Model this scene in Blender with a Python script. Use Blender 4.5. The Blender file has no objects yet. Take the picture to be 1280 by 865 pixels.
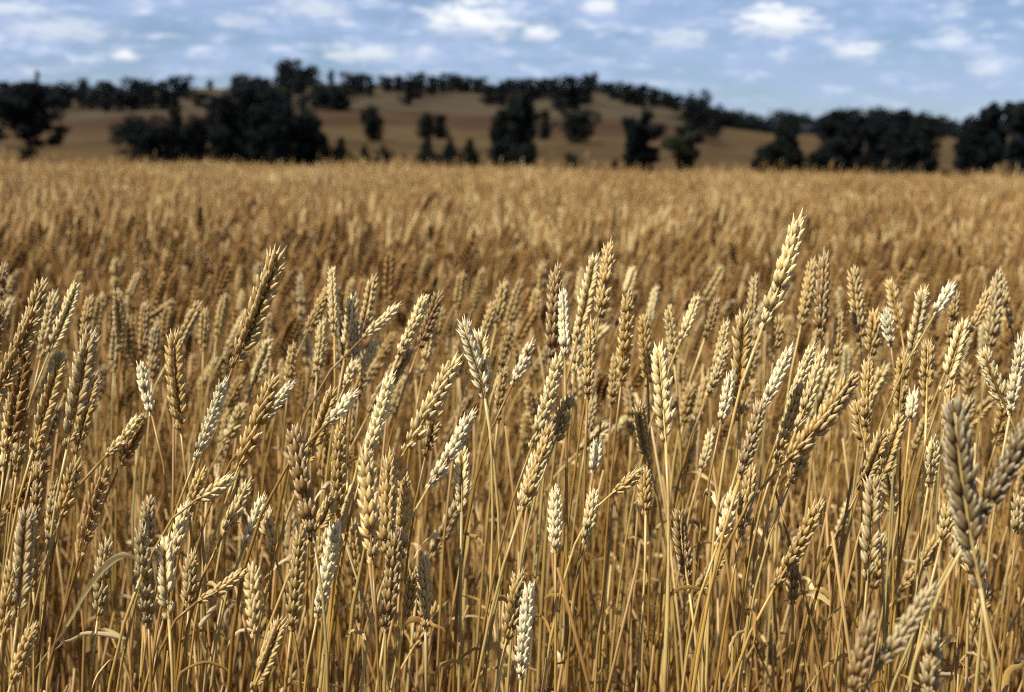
import bpy, math, random
import numpy as np
from mathutils import Matrix, Vector, noise as mnoise

random.seed(7)
rng = np.random.default_rng(11)
C = bpy.context.scene.collection
SC = bpy.context.scene
rad = math.radians

# ------------------------------------------------------------------ camera
LENS = 50.0
CAM_Z = 1.02
FP = 1280 * LENS / 36.0                      # focal length in photo pixels
PITCH, ROLL = rad(7.13), rad(0.98)
cam_d = bpy.data.cameras.new('camera')
cam = bpy.data.objects.new('camera', cam_d)
C.objects.link(cam)
SC.camera = cam
cam_d.lens = LENS
cam_d.sensor_width = 36.0
cam_d.clip_start = 0.05
cam_d.clip_end = 20000
cam_d.dof.use_dof = True
cam_d.dof.focus_distance = 1.13
cam_d.dof.aperture_fstop = 8.6
cam_d.dof.aperture_blades = 0
MC = Matrix.Translation((0, 0, CAM_Z)) @ Matrix.Rotation(rad(90) - PITCH, 4, 'X') @ Matrix.Rotation(ROLL, 4, 'Z')
cam.matrix_world = MC
MCI = MC.inverted()


def unproj(px, py, D):
    """World point at photo pixel (px, py), D metres in front of the camera."""
    return MC @ Vector(((px - 640) / FP * D, -(py - 432.5) / FP * D, -D))


def proj(p):
    q = MCI @ Vector(p)
    return 640 + q.x / -q.z * FP, 432.5 - q.y / -q.z * FP, -q.z


def az_el(px, py):
    d = MC.to_3x3() @ Vector(((px - 640) / FP, -(py - 432.5) / FP, -1))
    return math.atan2(d.x, d.y), math.atan2(d.z, math.hypot(d.x, d.y))


# ------------------------------------------------------------------ light and sky
SUN_EL, SUN_AZ = rad(52), rad(-126)          # azimuth from +Y (into the picture) towards +X
sd = Vector((math.cos(SUN_EL) * math.sin(SUN_AZ), math.cos(SUN_EL) * math.cos(SUN_AZ), math.sin(SUN_EL)))
sun_d = bpy.data.lights.new('sun', 'SUN')
sun_d.energy = 5.0
sun_d.angle = rad(0.53)
sun_d.color = (1.0, 0.93, 0.80)
sun = bpy.data.objects.new('sun', sun_d)
sun.rotation_euler = sd.to_track_quat('Z', 'Y').to_euler()
sun.location = (0, 0, 30)
C.objects.link(sun)

SC.view_settings.view_transform = 'Standard'
SC.view_settings.look = 'None'
SC.view_settings.exposure = 0.66
SC.view_settings.gamma = 1.0
SC.view_settings.use_curve_mapping = False
SC.render.engine = 'CYCLES'
SC.cycles.use_denoising = False
SC.cycles.pixel_filter_type = 'BLACKMAN_HARRIS'
SC.cycles.filter_width = 1.1
SC.cycles.max_bounces = 8
SC.cycles.diffuse_bounces = 4
SC.cycles.glossy_bounces = 2
SC.cycles.transmission_bounces = 4
SC.cycles.caustics_reflective = False
SC.cycles.caustics_refractive = False

W = bpy.data.worlds.new('World')
SC.world = W
W.use_nodes = True


class NT:
    """Small helper for building node trees."""
    def __init__(self, nt):
        self.nt = nt

    def n(self, t, **kw):
        nd = self.nt.nodes.new(t)
        for k, v in kw.items():
            setattr(nd, k, v)
        return nd

    def l(self, a, b):
        self.nt.links.new(a, b)

    def _in(self, nd, i, v):
        if v is None:
            return
        if hasattr(v, 'links'):
            self.l(v, nd.inputs[i])
        else:
            nd.inputs[i].default_value = v

    def m(self, op, a, b=None, c=None, clamp=False):
        nd = self.n('ShaderNodeMath', operation=op, use_clamp=clamp)
        for i, v in enumerate((a, b, c)):
            self._in(nd, i, v)
        return nd.outputs[0]

    def mix(self, f, a, b, blend='MIX'):
        nd = self.n('ShaderNodeMix', data_type='RGBA', blend_type=blend)
        self._in(nd, 0, f)
        self._in(nd, 6, a)
        self._in(nd, 7, b)
        return nd.outputs[2]

    def rng(self, v, a, b, c=0.0, d=1.0, smooth=True):
        nd = self.n('ShaderNodeMapRange', interpolation_type='SMOOTHSTEP' if smooth else 'LINEAR')
        for i, x in enumerate((v, a, b, c, d)):
            self._in(nd, i, x)
        return nd.outputs[0]

    def noise(self, vec, scale, detail=4, rough=0.55, dist=0.0):
        nd = self.n('ShaderNodeTexNoise')
        if vec is not None:
            self.l(vec, nd.inputs['Vector'])
        nd.inputs['Scale'].default_value = scale
        nd.inputs['Detail'].default_value = detail
        nd.inputs['Roughness'].default_value = rough
        nd.inputs['Distortion'].default_value = dist
        return nd.outputs['Fac']


def build_sky():
    nt = W.node_tree
    nt.nodes.clear()
    T = NT(nt)
    sky = T.n('ShaderNodeTexSky', sky_type='NISHITA')
    sky.sun_disc = False
    sky.sun_elevation = SUN_EL
    sky.sun_rotation = SUN_AZ
    sky.altitude = 400
    sky.air_density = 1.0
    sky.dust_density = 0.2
    sky.ozone_density = 4.0
    tc = T.n('ShaderNodeTexCoord')
    d = tc.outputs['Generated']
    vm = T.n('ShaderNodeVectorMath', operation='MULTIPLY')
    T.l(d, vm.inputs[0])
    vm.inputs[1].default_value = (1.0, 1.0, 4.2)
    v = vm.outputs[0]
    n1 = T.noise(v, 9.0, 5, 0.55)
    n2 = T.noise(v, 26.0, 5, 0.6)
    n3 = T.noise(v, 70.0, 4, 0.6)
    sep = T.n('ShaderNodeSeparateXYZ')
    T.l(d, sep.inputs[0])
    z = sep.outputs['Z']
    # thin broken cloud sheet
    veil = T.m('MULTIPLY_ADD', n1, 0.55, T.m('MULTIPLY_ADD', n2, 0.45, 0.0))
    veil = T.rng(veil, 0.36, 0.64)
    lowfade = T.rng(z, 0.015, 0.085)
    veil = T.m('MULTIPLY', veil, T.m('MULTIPLY_ADD', lowfade, 0.8, 0.2))
    veil = T.m('MULTIPLY', veil, T.rng(z, 0.25, 0.9, 1.0, 0.4))        # cloud thinned overhead, out of view, to cut sky fill and deepen shadows
    # the separate cumulus clouds in view: photo centre, half sizes, strength
    clouds = [(598, 28, 62, 26, 1.0), (674, 42, 22, 13, .9), (972, 30, 50, 24, .95), (748, 11, 22, 13, .8),
              (1068, 64, 30, 15, .8), (153, 69, 17, 10, .95), (460, 68, 52, 14, .62), (848, 50, 36, 17, .45),
              (395, 12, 46, 15, .5), (70, 40, 66, 16, .45), (1238, 84, 24, 18, .5), (20, 12, 40, 12, .55),
              (528, 66, 18, 12, .5), (1190, 47, 22, 12, .4), (300, 28, 36, 12, .32)]
    cm = shade = None
    for k, (cx, cy, hw, hh, st) in enumerate(clouds):
        az, el = az_el(cx, cy)
        c = Vector((math.sin(az) * math.cos(el), math.cos(az) * math.cos(el), math.sin(el)))
        r = Vector((math.cos(az), -math.sin(az), 0))
        u = r.cross(c)
        dr = T.n('ShaderNodeVectorMath', operation='DOT_PRODUCT')
        T.l(d, dr.inputs[0]); dr.inputs[1].default_value = r
        du = T.n('ShaderNodeVectorMath', operation='DOT_PRODUCT')
        T.l(d, du.inputs[0]); du.inputs[1].default_value = u
        a = T.m('DIVIDE', dr.outputs['Value'], hw / FP * 1.25)
        b = T.m('DIVIDE', du.outputs['Value'], hh / FP * 1.25)
        # flatter below than above
        b = T.m('MULTIPLY', b, T.rng(b, -0.2, 0.2, 1.55, 1.0))
        q = T.m('SQRT', T.m('ADD', T.m('MULTIPLY', a, a), T.m('MULTIPLY', b, b)))
        q = T.m('ADD', q, T.m('MULTIPLY', T.m('SUBTRACT', n3, 0.5), 2.4))
        q = T.m('ADD', q, T.m('MULTIPLY', T.m('SUBTRACT', n2, 0.5), 1.6))
        f = T.m('MULTIPLY', T.rng(q, 1.0, 0.2), st)
        cc = T.n('ShaderNodeVectorMath', operation='DOT_PRODUCT')
        T.l(d, cc.inputs[0]); cc.inputs[1].default_value = c
        f = T.m('MULTIPLY', f, T.m('GREATER_THAN', cc.outputs['Value'], 0.9))
        cm = f if cm is None else T.m('MAXIMUM', cm, f)
        sh = T.m('MULTIPLY', f, T.rng(b, 0.15, -0.75))
        shade = sh if shade is None else T.m('MAXIMUM', shade, sh)
    small = T.m('MULTIPLY', T.rng(T.m('MULTIPLY_ADD', n2, 0.6, T.m('MULTIPLY', n3, 0.4)), 0.50, 0.68), 0.6)
    small = T.m('MULTIPLY', small, lowfade)
    cm = T.m('MAXIMUM', cm, small)
    base = T.mix(1.0, sky.outputs[0], (0.84, 0.88, 1.02, 1), 'MULTIPLY')
    col = T.mix(T.m('MULTIPLY_ADD', veil, 0.74, 0.14), base, (5.7, 7.2, 10.8, 1))
    grey = T.rng(n1, 0.45, 0.7, 0.0, 0.35)
    col = T.mix(T.m('MULTIPLY', grey, veil), col, (3.9, 5.0, 7.3, 1))
    col = T.mix(cm, col, (12.0, 12.3, 12.6, 1))
    col = T.mix(T.m('MULTIPLY', shade, 0.75), col, (5.6, 6.6, 9.0, 1))      # grey flat cloud bases
    bg = T.n('ShaderNodeBackground')
    T.l(col, bg.inputs['Color'])
    bg.inputs['Strength'].default_value = 0.0535
    out = T.n('ShaderNodeOutputWorld')
    T.l(bg.outputs[0], out.inputs['Surface'])


build_sky()


# ------------------------------------------------------------------ mesh helpers
class Geo:
    """Collects vertices, faces and a per-vertex float 't' (and tint 'k')."""
    def __init__(self):
        self.v, self.f, self.t, self.k, self.n = [], [], [], [], 0

    def add(self, v, f, t=None, k=0.5):
        v = np.asarray(v, dtype=np.float64).reshape(-1, 3)
        f = np.asarray(f, dtype=np.int64)
        self.v.append(v)
        self.f.append(f + self.n)
        self.t.append(np.full(len(v), 0.5) if t is None else np.asarray(t, dtype=np.float64))
        self.k.append(np.full(len(v), k))
        self.n += len(v)

    def mesh(self, name, mat, smooth=True):
        me = bpy.data.meshes.new(name)
        v = np.concatenate(self.v)
        tri = [f for f in self.f if f.shape[1] == 3]
        quad = [f for f in self.f if f.shape[1] == 4]
        tri = np.concatenate(tri) if tri else np.zeros((0, 3), int)
        quad = np.concatenate(quad) if quad else np.zeros((0, 4), int)
        nl = tri.size + quad.size
        me.vertices.add(len(v))
        me.vertices.foreach_set('co', v.ravel().astype(np.float32))
        me.loops.add(nl)
        me.loops.foreach_set('vertex_index', np.concatenate([tri.ravel(), quad.ravel()]).astype(np.int32))
        npoly = len(tri) + len(quad)
        me.polygons.add(npoly)
        start = np.concatenate([np.arange(len(tri)) * 3, tri.size + np.arange(len(quad)) * 4])
        me.polygons.foreach_set('loop_start', start.astype(np.int32))
        me.polygons.foreach_set('use_smooth', np.full(npoly, smooth, dtype=bool))
        me.update(calc_edges=True)
        for nm, arr in (('t', self.t), ('k', self.k)):
            a = me.attributes.new(nm, 'FLOAT', 'POINT')
            a.data.foreach_set('value', np.concatenate(arr).astype(np.float32))
        if mat:
            me.materials.append(mat)
        return me


def link(name, me, parent=None):
    o = bpy.data.objects.new(name, me)
    C.objects.link(o)
    if parent is not None:
        o.parent = parent
    return o


def tag(o, label=None, cat=None, group=None, kind=None):
    if label: o['label'] = label
    if cat: o['category'] = cat
    if group: o['group'] = group
    if kind: o['kind'] = kind
    return o


def frames(P):
    """Tangents and two normals along polyline P."""
    P = np.asarray(P, float)
    T = np.gradient(P, axis=0)
    T /= np.linalg.norm(T, axis=1, keepdims=True) + 1e-12
    ref = np.array([0.0, 1.0, 0.0]) if abs(T[0][1]) < 0.9 else np.array([1.0, 0, 0])
    A = np.cross(T, ref)
    A /= np.linalg.norm(A, axis=1, keepdims=True) + 1e-12
    B = np.cross(A, T)
    return T, A, B


def tube(g, P, R, sides=5, t=None, k=0.5, cap=True):
    P = np.asarray(P, float)
    n = len(P)
    R = np.broadcast_to(np.asarray(R, float), (n,))
    T, A, B = frames(P)
    a = np.linspace(0, 2 * np.pi, sides, endpoint=False)
    V = P[:, None, :] + R[:, None, None] * (np.cos(a)[None, :, None] * A[:, None, :] + np.sin(a)[None, :, None] * B[:, None, :])
    V = V.reshape(-1, 3)
    i = np.arange(n - 1)[:, None] * sides
    j = np.arange(sides)[None, :]
    j2 = (j + 1) % sides
    F = np.stack([i + j, i + j2, i + sides + j2, i + sides + j], axis=-1).reshape(-1, 4)
    tt = np.repeat(np.linspace(0, 1, n) if t is None else np.asarray(t, float), sides)
    g.add(V, F, tt, k)
    if cap and sides >= 3:
        top = (n - 1) * sides
        Fc = np.array([[top, top + q, top + q + 1] for q in range(1, sides - 1)])
        g.f.append(Fc + g.n - len(V))


def bezier(p0, p1, p2, p3, n):
    u = np.linspace(0, 1, n)[:, None]
    return (1 - u) ** 3 * p0 + 3 * (1 - u) ** 2 * u * p1 + 3 * (1 - u) * u ** 2 * p2 + u ** 3 * p3


# ------------------------------------------------------------------ materials
def new_mat(name):
    m = bpy.data.materials.new(name)
    m.use_nodes = True
    m.node_tree.nodes.clear()
    return m, NT(m.node_tree)


def finish(T, col, rough=0.55, spec=0.4, transl=0.0, bump=None, sheen=0.0):
    p = T.n('ShaderNodeBsdfPrincipled')
    T._in(p, 'Base Color', col)
    T._in(p, 'Roughness', rough)
    p.inputs['Specular IOR Level'].default_value = spec
    if bump is not None:
        b = T.n('ShaderNodeBump')
        b.inputs['Strength'].default_value = bump[1]
        b.inputs['Distance'].default_value = bump[2]
        T.l(bump[0], b.inputs['Height'])
        T.l(b.outputs[0], p.inputs['Normal'])
    out = T.n('ShaderNodeOutputMaterial')
    sh = p.outputs[0]
    if transl:
        tr = T.n('ShaderNodeBsdfTranslucent')
        T._in(tr, 'Color', col)
        mx = T.n('ShaderNodeMixShader')
        mx.inputs[0].default_value = transl
        T.l(sh, mx.inputs[1]); T.l(tr.outputs[0], mx.inputs[2])
        sh = mx.outputs[0]
    T.l(sh, out.inputs['Surface'])


def attr(T, nm):
    a = T.n('ShaderNodeAttribute')
    a.attribute_name = nm
    return a.outputs['Fac']


def mat_spikelet():
    """Glumes: object colour, browner at the base, paler and drier towards the tips, fine ribs."""
    m, T = new_mat('wheat_glume')
    oi = T.n('ShaderNodeObjectInfo')
    t, k = attr(T, 't'), attr(T, 'k')
    tc = T.n('ShaderNodeTexCoord')
    base = oi.outputs['Color']
    dark = T.mix(1.0, base, (0.66, 0.54, 0.40, 1), 'MULTIPLY')
    col = T.mix(T.rng(t, 0.0, 0.55), dark, base)
    pale = T.mix(0.45, base, (0.88, 0.78, 0.52, 1))
    col = T.mix(T.rng(t, 0.62, 1.0), col, pale)
    col = T.mix(T.m('MULTIPLY', k, 0.30), col, (0.40, 0.25, 0.09, 1))
    st = T.n('ShaderNodeVectorMath', operation='MULTIPLY')
    T.l(tc.outputs['Object'], st.inputs[0]); st.inputs[1].default_value = (900, 900, 120)
    ns = T.noise(st.outputs[0], 1.0, 3)
    nb = T.noise(tc.outputs['Object'], 260.0, 3)
    col = T.mix(T.rng(nb, 0.45, 0.8, 0.0, 0.35), col, T.mix(1.0, col, (0.62, 0.5, 0.36, 1), 'MULTIPLY'))
    col = T.mix(T.rng(ns, 0.3, 0.7, 0.0, 0.22), col, T.mix(1.0, col, (0.7, 0.6, 0.48, 1), 'MULTIPLY'))
    finish(T, col, 0.46, 0.55, 0.20, (ns, 0.6, 0.0008))
    return m


def mat_straw():
    """Stems and leaves of single plants: object colour, streaks and stains along the length."""
    m, T = new_mat('straw_stem')
    oi = T.n('ShaderNodeObjectInfo')
    t, k = attr(T, 't'), attr(T, 'k')
    tc = T.n('ShaderNodeTexCoord')
    st = T.n('ShaderNodeVectorMath', operation='MULTIPLY')
    T.l(tc.outputs['Object'], st.inputs[0]); st.inputs[1].default_value = (700, 700, 9)
    ns = T.noise(st.outputs[0], 1.0, 3)
    nb = T.noise(tc.outputs['Object'], 14.0, 4, 0.6)
    col = oi.outputs['Color']
    col = T.mix(T.rng(ns, 0.35, 0.75, 0.0, 0.4), col, T.mix(1.0, col, (0.62, 0.48, 0.30, 1), 'MULTIPLY'))
    col = T.mix(T.rng(nb, 0.5, 0.75, 0.0, 0.55), col, T.mix(1.0, col, (0.55, 0.42, 0.28, 1), 'MULTIPLY'))
    col = T.mix(T.rng(k, 0.6, 1.0), col, (0.22, 0.13, 0.05, 1))
    finish(T, col, 0.38, 0.5, 0.0, (ns, 0.25, 0.0004))
    return m


def mat_leaf():
    m, T = new_mat('dry_leaf')
    oi = T.n('ShaderNodeObjectInfo')
    t = attr(T, 't')
    tc = T.n('ShaderNodeTexCoord')
    nb = T.noise(tc.outputs['Object'], 40.0, 4, 0.6)
    col = oi.outputs['Color']
    col = T.mix(T.rng(nb, 0.45, 0.75, 0.0, 0.6), col, T.mix(1.0, col, (0.55, 0.40, 0.25, 1), 'MULTIPLY'))
    finish(T, col, 0.6, 0.2, 0.3)
    return m


def mat_mass():
    """The wheat of the field as a mass: tone from the mesh ('k' 0 brown - 1 bleached) and from each plant."""
    m, T = new_mat('wheat_mass')
    oi = T.n('ShaderNodeObjectInfo')
    t, k = attr(T, 't'), attr(T, 'k')
    geo = T.n('ShaderNodeNewGeometry')
    big = T.noise(geo.outputs['Position'], 0.35, 3)
    ramp = T.n('ShaderNodeValToRGB')
    e = ramp.color_ramp.elements
    e[0].position = 0.0; e[0].color = (0.15, 0.074, 0.018, 1)
    e[1].position = 1.0; e[1].color = (0.60, 0.45, 0.205, 1)
    x = e.new(0.35); x.color = (0.26, 0.137, 0.033, 1)
    x = e.new(0.7); x.color = (0.375, 0.222, 0.072, 1)
    kk = T.m('ADD', k, T.m('MULTIPLY_ADD', oi.outputs['Random'], 0.30, -0.15))
    kk = T.m('ADD', kk, T.m('MULTIPLY_ADD', big, 0.5, -0.25), clamp=True)
    T.l(kk, ramp.inputs[0])
    col = ramp.outputs[0]
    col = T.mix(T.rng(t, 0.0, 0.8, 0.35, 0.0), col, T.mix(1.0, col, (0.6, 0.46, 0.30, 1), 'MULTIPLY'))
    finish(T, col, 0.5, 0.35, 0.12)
    return m


def mat_terrain():
    m, T = new_mat('dry_land')
    a = T.n('ShaderNodeAttribute'); a.attribute_name = 'Col'
    geo = T.n('ShaderNodeNewGeometry')
    n1 = T.noise(geo.outputs['Position'], 0.05, 5, 0.6)
    n2 = T.noise(geo.outputs['Position'], 1.2, 4, 0.6)
    n3 = T.noise(geo.outputs['Position'], 30.0, 4, 0.65)
    col = a.outputs['Color']
    col = T.mix(T.rng(n1, 0.38, 0.62, 0.0, 0.7), col, T.mix(1.0, col, (0.62, 0.60, 0.58, 1), 'MULTIPLY'))
    col = T.mix(T.rng(n2, 0.4, 0.7, 0.0, 0.35), col, T.mix(1.0, col, (1.35, 1.3, 1.2, 1), 'MULTIPLY'))
    col = T.mix(T.rng(n3, 0.4, 0.7, 0.0, 0.4), col, T.mix(1.0, col, (0.6, 0.55, 0.5, 1), 'MULTIPLY'))
    finish(T, col, 0.95, 0.0, 0.0, (n3, 0.6, 0.01))
    return m


def mat_foliage(name, c1, c2, tr=0.15):
    m, T = new_mat(name)
    oi = T.n('ShaderNodeObjectInfo')
    k = attr(T, 'k')
    f = T.m('ADD', T.m('MULTIPLY', k, 0.7), T.m('MULTIPLY', oi.outputs['Random'], 0.3))
    col = T.mix(f, c1, c2)
    finish(T, col, 0.85, 0.06, tr)
    return m


def mat_bark():
    m, T = new_mat('bark')
    tc = T.n('ShaderNodeTexCoord')
    ns = T.noise(tc.outputs['Object'], 3.0, 4)
    col = T.mix(ns, (0.045, 0.035, 0.028, 1), (0.13, 0.105, 0.085, 1))
    finish(T, col, 0.9, 0.1, 0.0, (ns, 0.5, 0.05))
    return m


M_SPK, M_STRAW, M_LEAF, M_MASS, M_LAND = mat_spikelet(), mat_straw(), mat_leaf(), mat_mass(), mat_terrain()
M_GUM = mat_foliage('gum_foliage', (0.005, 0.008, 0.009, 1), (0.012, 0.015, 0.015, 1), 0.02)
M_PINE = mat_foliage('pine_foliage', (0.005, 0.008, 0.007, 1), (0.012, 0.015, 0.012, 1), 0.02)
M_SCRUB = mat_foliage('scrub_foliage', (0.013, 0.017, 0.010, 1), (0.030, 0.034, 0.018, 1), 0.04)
M_DEAD = mat_foliage('dead_foliage', (0.10, 0.06, 0.045, 1), (0.16, 0.10, 0.07, 1), 0.1)
M_BARK = mat_bark()

# ------------------------------------------------------------------ terrain
FIELD_END = 36.0
RIDGE_D = 650.0
_rx = [-900, -200, 0, 100, 200, 250, 300, 340, 400, 500, 600, 700, 760, 830, 870, 905, 960, 1100, 1280, 1480, 2200]
_ry = [140, 119, 118, 119, 112, 108, 110, 104, 102, 106, 109, 109, 112, 123, 137, 160, 168, 172, 174, 176, 182]
RIDGE = np.array([az_el(x, y) for x, y in zip(_rx, _ry)])
_fx = [-900, 0, 600, 880, 905, 960, 1040, 1110, 1170, 1200, 1230, 1300, 2200]
_fy = [170, 150, 140, 148, 147, 151, 149, 148, 155, 164, 163, 158, 170]
FAR = np.array([az_el(x, y) for x, y in zip(_fx, _fy)])


def terrain_z(az, D):
    az = np.asarray(az, float)
    D = np.asarray(D, float)
    er = np.interp(az, RIDGE[:, 0], RIDGE[:, 1])
    ef = np.interp(az, FAR[:, 0], FAR[:, 1])
    Dk = np.array([95, 150, 220, 320, 420, 520, 600, RIDGE_D])
    fk = np.array([-0.002, 0.0, 0.13, 0.40, 0.63, 0.83, 0.95, 1.0])
    fr = np.interp(D, Dk, fk)
    z = CAM_Z + np.where(D < 150, -0.0028 * (150 - D) / 55 * D, np.tan(er * fr) * D)
    z0 = CAM_Z + -0.0028 * D                     # height profile at the near edge of the paddock
    z = np.where(D < 95, np.interp(D, [FIELD_END + 1, 95], [0.0, CAM_Z - 0.0028 * 95]), z)
    zr = CAM_Z + np.tan(er) * RIDGE_D
    zv = np.minimum(zr, 8.0)
    zf = CAM_Z + np.tan(ef) * 1700
    beyond = np.where(D < 1000, zr + (zv - zr) * np.clip((D - RIDGE_D) / 350, 0, 1) ** 1.0,
                      np.where(D < 1700, zv + (zf - zv) * np.clip((D - 1000) / 700, 0, 1), zf * np.clip(1 - (D - 1700) / 2500, 0, 1)))
    return np.where(D > RIDGE_D, beyond, z)


def ground_at(x, y):
    return float(terrain_z(math.atan2(x, y), math.hypot(x, y)))


def build_terrain():
    az = np.concatenate([np.linspace(-math.pi, rad(-40), 30), np.arange(rad(-38), rad(38.1), rad(0.3)), np.linspace(rad(40), math.pi, 30)])
    D = np.concatenate([[0.05, 0.4, 0.8, 1.5, 3, 6, 12, 25, 33, 37], np.geomspace(42, 640, 70), np.linspace(645, 700, 8), np.geomspace(720, 1700, 16), [1900, 2600, 4200, 9000]])
    A, DD = np.meshgrid(az, D, indexing='ij')
    Z = terrain_z(A, DD)
    X, Y = np.sin(A) * DD, np.cos(A) * DD
    # gentle unevenness of the paddocks
    bump = np.sin(X * 0.021 + 1.3) * np.cos(Y * 0.017) * 0.5 + np.sin(X * 0.006) * 0.8
    Z = Z + np.where(DD > 160, bump * np.clip((DD - 160) / 300, 0, 1), 0)
    V = np.stack([X, Y, Z], -1).reshape(-1, 3)
    na, nd = A.shape
    i = np.arange(na - 1)[:, None] * nd
    j = np.arange(nd - 1)[None, :]
    F = np.stack([i + j, i + nd + j, i + nd + j + 1, i + j + 1], -1).reshape(-1, 4)[:, ::-1]
    g = Geo(); g.add(V, F)
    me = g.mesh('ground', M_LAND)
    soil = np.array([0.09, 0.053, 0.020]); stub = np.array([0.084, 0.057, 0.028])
    tan = np.array([0.074, 0.052, 0.029]); plough = np.array([0.056, 0.036, 0.024])  # hill paddock tones kept dark, with cloud shadow put into their colour
    grass = np.array([0.066, 0.053, 0.036]); far = np.array([0.026, 0.030, 0.038])  # far: blue of distant haze put into the land colour
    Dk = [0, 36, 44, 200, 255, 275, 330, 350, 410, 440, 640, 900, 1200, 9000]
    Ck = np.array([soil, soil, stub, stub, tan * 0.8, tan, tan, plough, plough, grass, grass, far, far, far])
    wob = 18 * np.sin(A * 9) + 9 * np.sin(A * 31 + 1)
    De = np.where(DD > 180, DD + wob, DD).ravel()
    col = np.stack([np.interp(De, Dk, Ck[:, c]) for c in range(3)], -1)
    xr = np.clip((A.ravel() - az_el(830, 150)[0]) / rad(3), 0, 1)[:, None]      # right of the hill: plain tan paddock
    tanr = np.where((De < 640)[:, None], np.where((De < 270)[:, None], stub, tan), col)
    col = col * (1 - xr) + tanr * xr
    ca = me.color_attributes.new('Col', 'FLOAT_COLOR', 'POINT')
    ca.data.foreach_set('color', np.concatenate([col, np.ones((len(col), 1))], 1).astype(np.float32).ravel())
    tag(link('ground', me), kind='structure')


build_terrain()


# ------------------------------------------------------------------ trees
def crown_geo(shape, n_leaf, seed, w=1.0, h=1.0, leaf=0.06):
    """Crown in a unit box: x,y in +-0.5 w, z 0..h, of leaf-sized faces gathered in clumps."""
    r = np.random.default_rng(seed)
    blobs = []
    if shape == 'cone':
        for q in np.linspace(.06, .9, 8):
            blobs.append((0, 0, q, .06 + .30 * (1 - q)))
        for i in range(30):
            z = r.uniform(0.03, 0.97)
            R = 0.46 * (1 - z) ** 0.7 * (0.55 if z < 0.08 else 1)
            a = r.uniform(0, 2 * np.pi)
            q = R * r.uniform(0.25, 0.85)
            blobs.append((q * np.cos(a), q * np.sin(a), z, 0.06 + 0.20 * (1 - z)))
    elif shape == 'column':
        for q in np.linspace(.08, .88, 7):
            blobs.append((r.normal(0, .05), r.normal(0, .05), q, .27 - .1 * q))
        for i in range(28):
            z = r.uniform(0.05, 0.95)
            R = 0.40 * (1 - abs(2 * z - 0.9) ** 3 * 0.7)
            a = r.uniform(0, 2 * np.pi)
            q = R * r.uniform(0.1, 0.85)
            blobs.append((q * np.cos(a), q * np.sin(a), z, r.uniform(0.12, 0.24)))
    elif shape == 'round':
        for q in np.linspace(.1, .7, 5):
            blobs.append((0, 0, q, .26))
        for i in range(30):
            d = r.normal(size=3); d /= np.linalg.norm(d)
            q = r.uniform(0.14, 0.50)
            blobs.append((d[0] * q, d[1] * q, 0.50 + d[2] * q * 1.05, r.uniform(0.05, 0.15)))
    elif shape == 'gum':
        for q in np.linspace(.12, .9, 7):
            blobs.append((r.normal(0, .05), r.normal(0, .05), q, .15))
        for i in range(18):
            a = r.uniform(0, 2 * np.pi); z = r.uniform(0.14, 0.95)
            q = r.uniform(0.05, 0.40) * (1.15 - 0.45 * abs(z - 0.55) * 2)
            blobs.append((q * np.cos(a), q * np.sin(a), z, r.uniform(0.08, 0.19)))
    elif shape == 'vase':                 # spreading top, narrow foot, a few low side sprays
        for q in np.linspace(.05, .95, 9):
            blobs.append((r.normal(0, .03), r.normal(0, .03), q, .06 + .10 * q))
        for i in range(26):
            a = r.uniform(0, 2 * np.pi); z = r.uniform(0.45, 0.97)
            q = r.uniform(0.05, 0.48) * (0.20 + 0.85 * z)
            blobs.append((q * np.cos(a), q * np.sin(a), z, r.uniform(0.06, 0.15)))
        for a, q, z in ((0.2, .20, .30), (3.3, .20, .36), (0.1, .22, .36), (1.6, .2, .42), (3.0, .26, .44), (0.3, .26, .46)):
            blobs.append((q * np.cos(a), q * np.sin(a), z, .07))
    elif shape == 'ragged':
        for q in np.linspace(.06, .95, 8):
            blobs.append((r.normal(0, .04), r.normal(0, .04), q, .13 * (1.15 - q)))
        for i in range(16):
            a = r.uniform(0, 2 * np.pi); z = r.uniform(0.1, 0.95)
            q = r.uniform(0.02, 0.42) * (1.1 - 0.7 * z)
            blobs.append((q * np.cos(a), q * np.sin(a), z, r.uniform(0.06, 0.16)))
    blobs = np.array(blobs)
    wt = blobs[:, 3] ** 2
    pick = r.choice(len(blobs), n_leaf, p=wt / wt.sum())
    d = r.normal(size=(n_leaf, 3)); d /= np.linalg.norm(d, axis=1, keepdims=True)
    rr = blobs[pick, 3:4] * r.uniform(0.25, 1.12, (n_leaf, 1)) ** 0.6
    c = blobs[pick, :3] + d * rr * np.array([1, 1, 0.8])
    lo, hi = np.percentile(c, 1.5, axis=0), np.percentile(c, 98.5, axis=0)
    fit = lambda q: (q - np.array([(lo[0] + hi[0]) / 2, (lo[1] + hi[1]) / 2, lo[2]])) / (hi - lo)
    c = fit(c) * np.array([w, w, h])
    blobs[:, :3] = fit(blobs[:, :3])
    nrm = d + r.normal(size=(n_leaf, 3)) * 0.7
    nrm /= np.linalg.norm(nrm, axis=1, keepdims=True)
    a = np.cross(nrm, r.normal(size=(n_leaf, 3))); a /= np.linalg.norm(a, axis=1, keepdims=True) + 1e-9
    b = np.cross(nrm, a)
    s = leaf * r.uniform(0.5, 1.2, (n_leaf, 1)) * (w + h) / 2
    V = np.stack([c - a * s, c + b * s * 0.55, c + a * s, c - b * s * 0.55], 1).reshape(-1, 3)
    F = np.arange(n_leaf * 4).reshape(-1, 4)
    g = Geo()
    g.add(V, F)
    g.k = [np.repeat(np.clip(r.normal(0.5, 0.2, len(blobs))[pick] + r.normal(0, 0.12, n_leaf), 0, 1), 4)]
    return g, blobs * np.array([w, w, h, 1])


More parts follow.
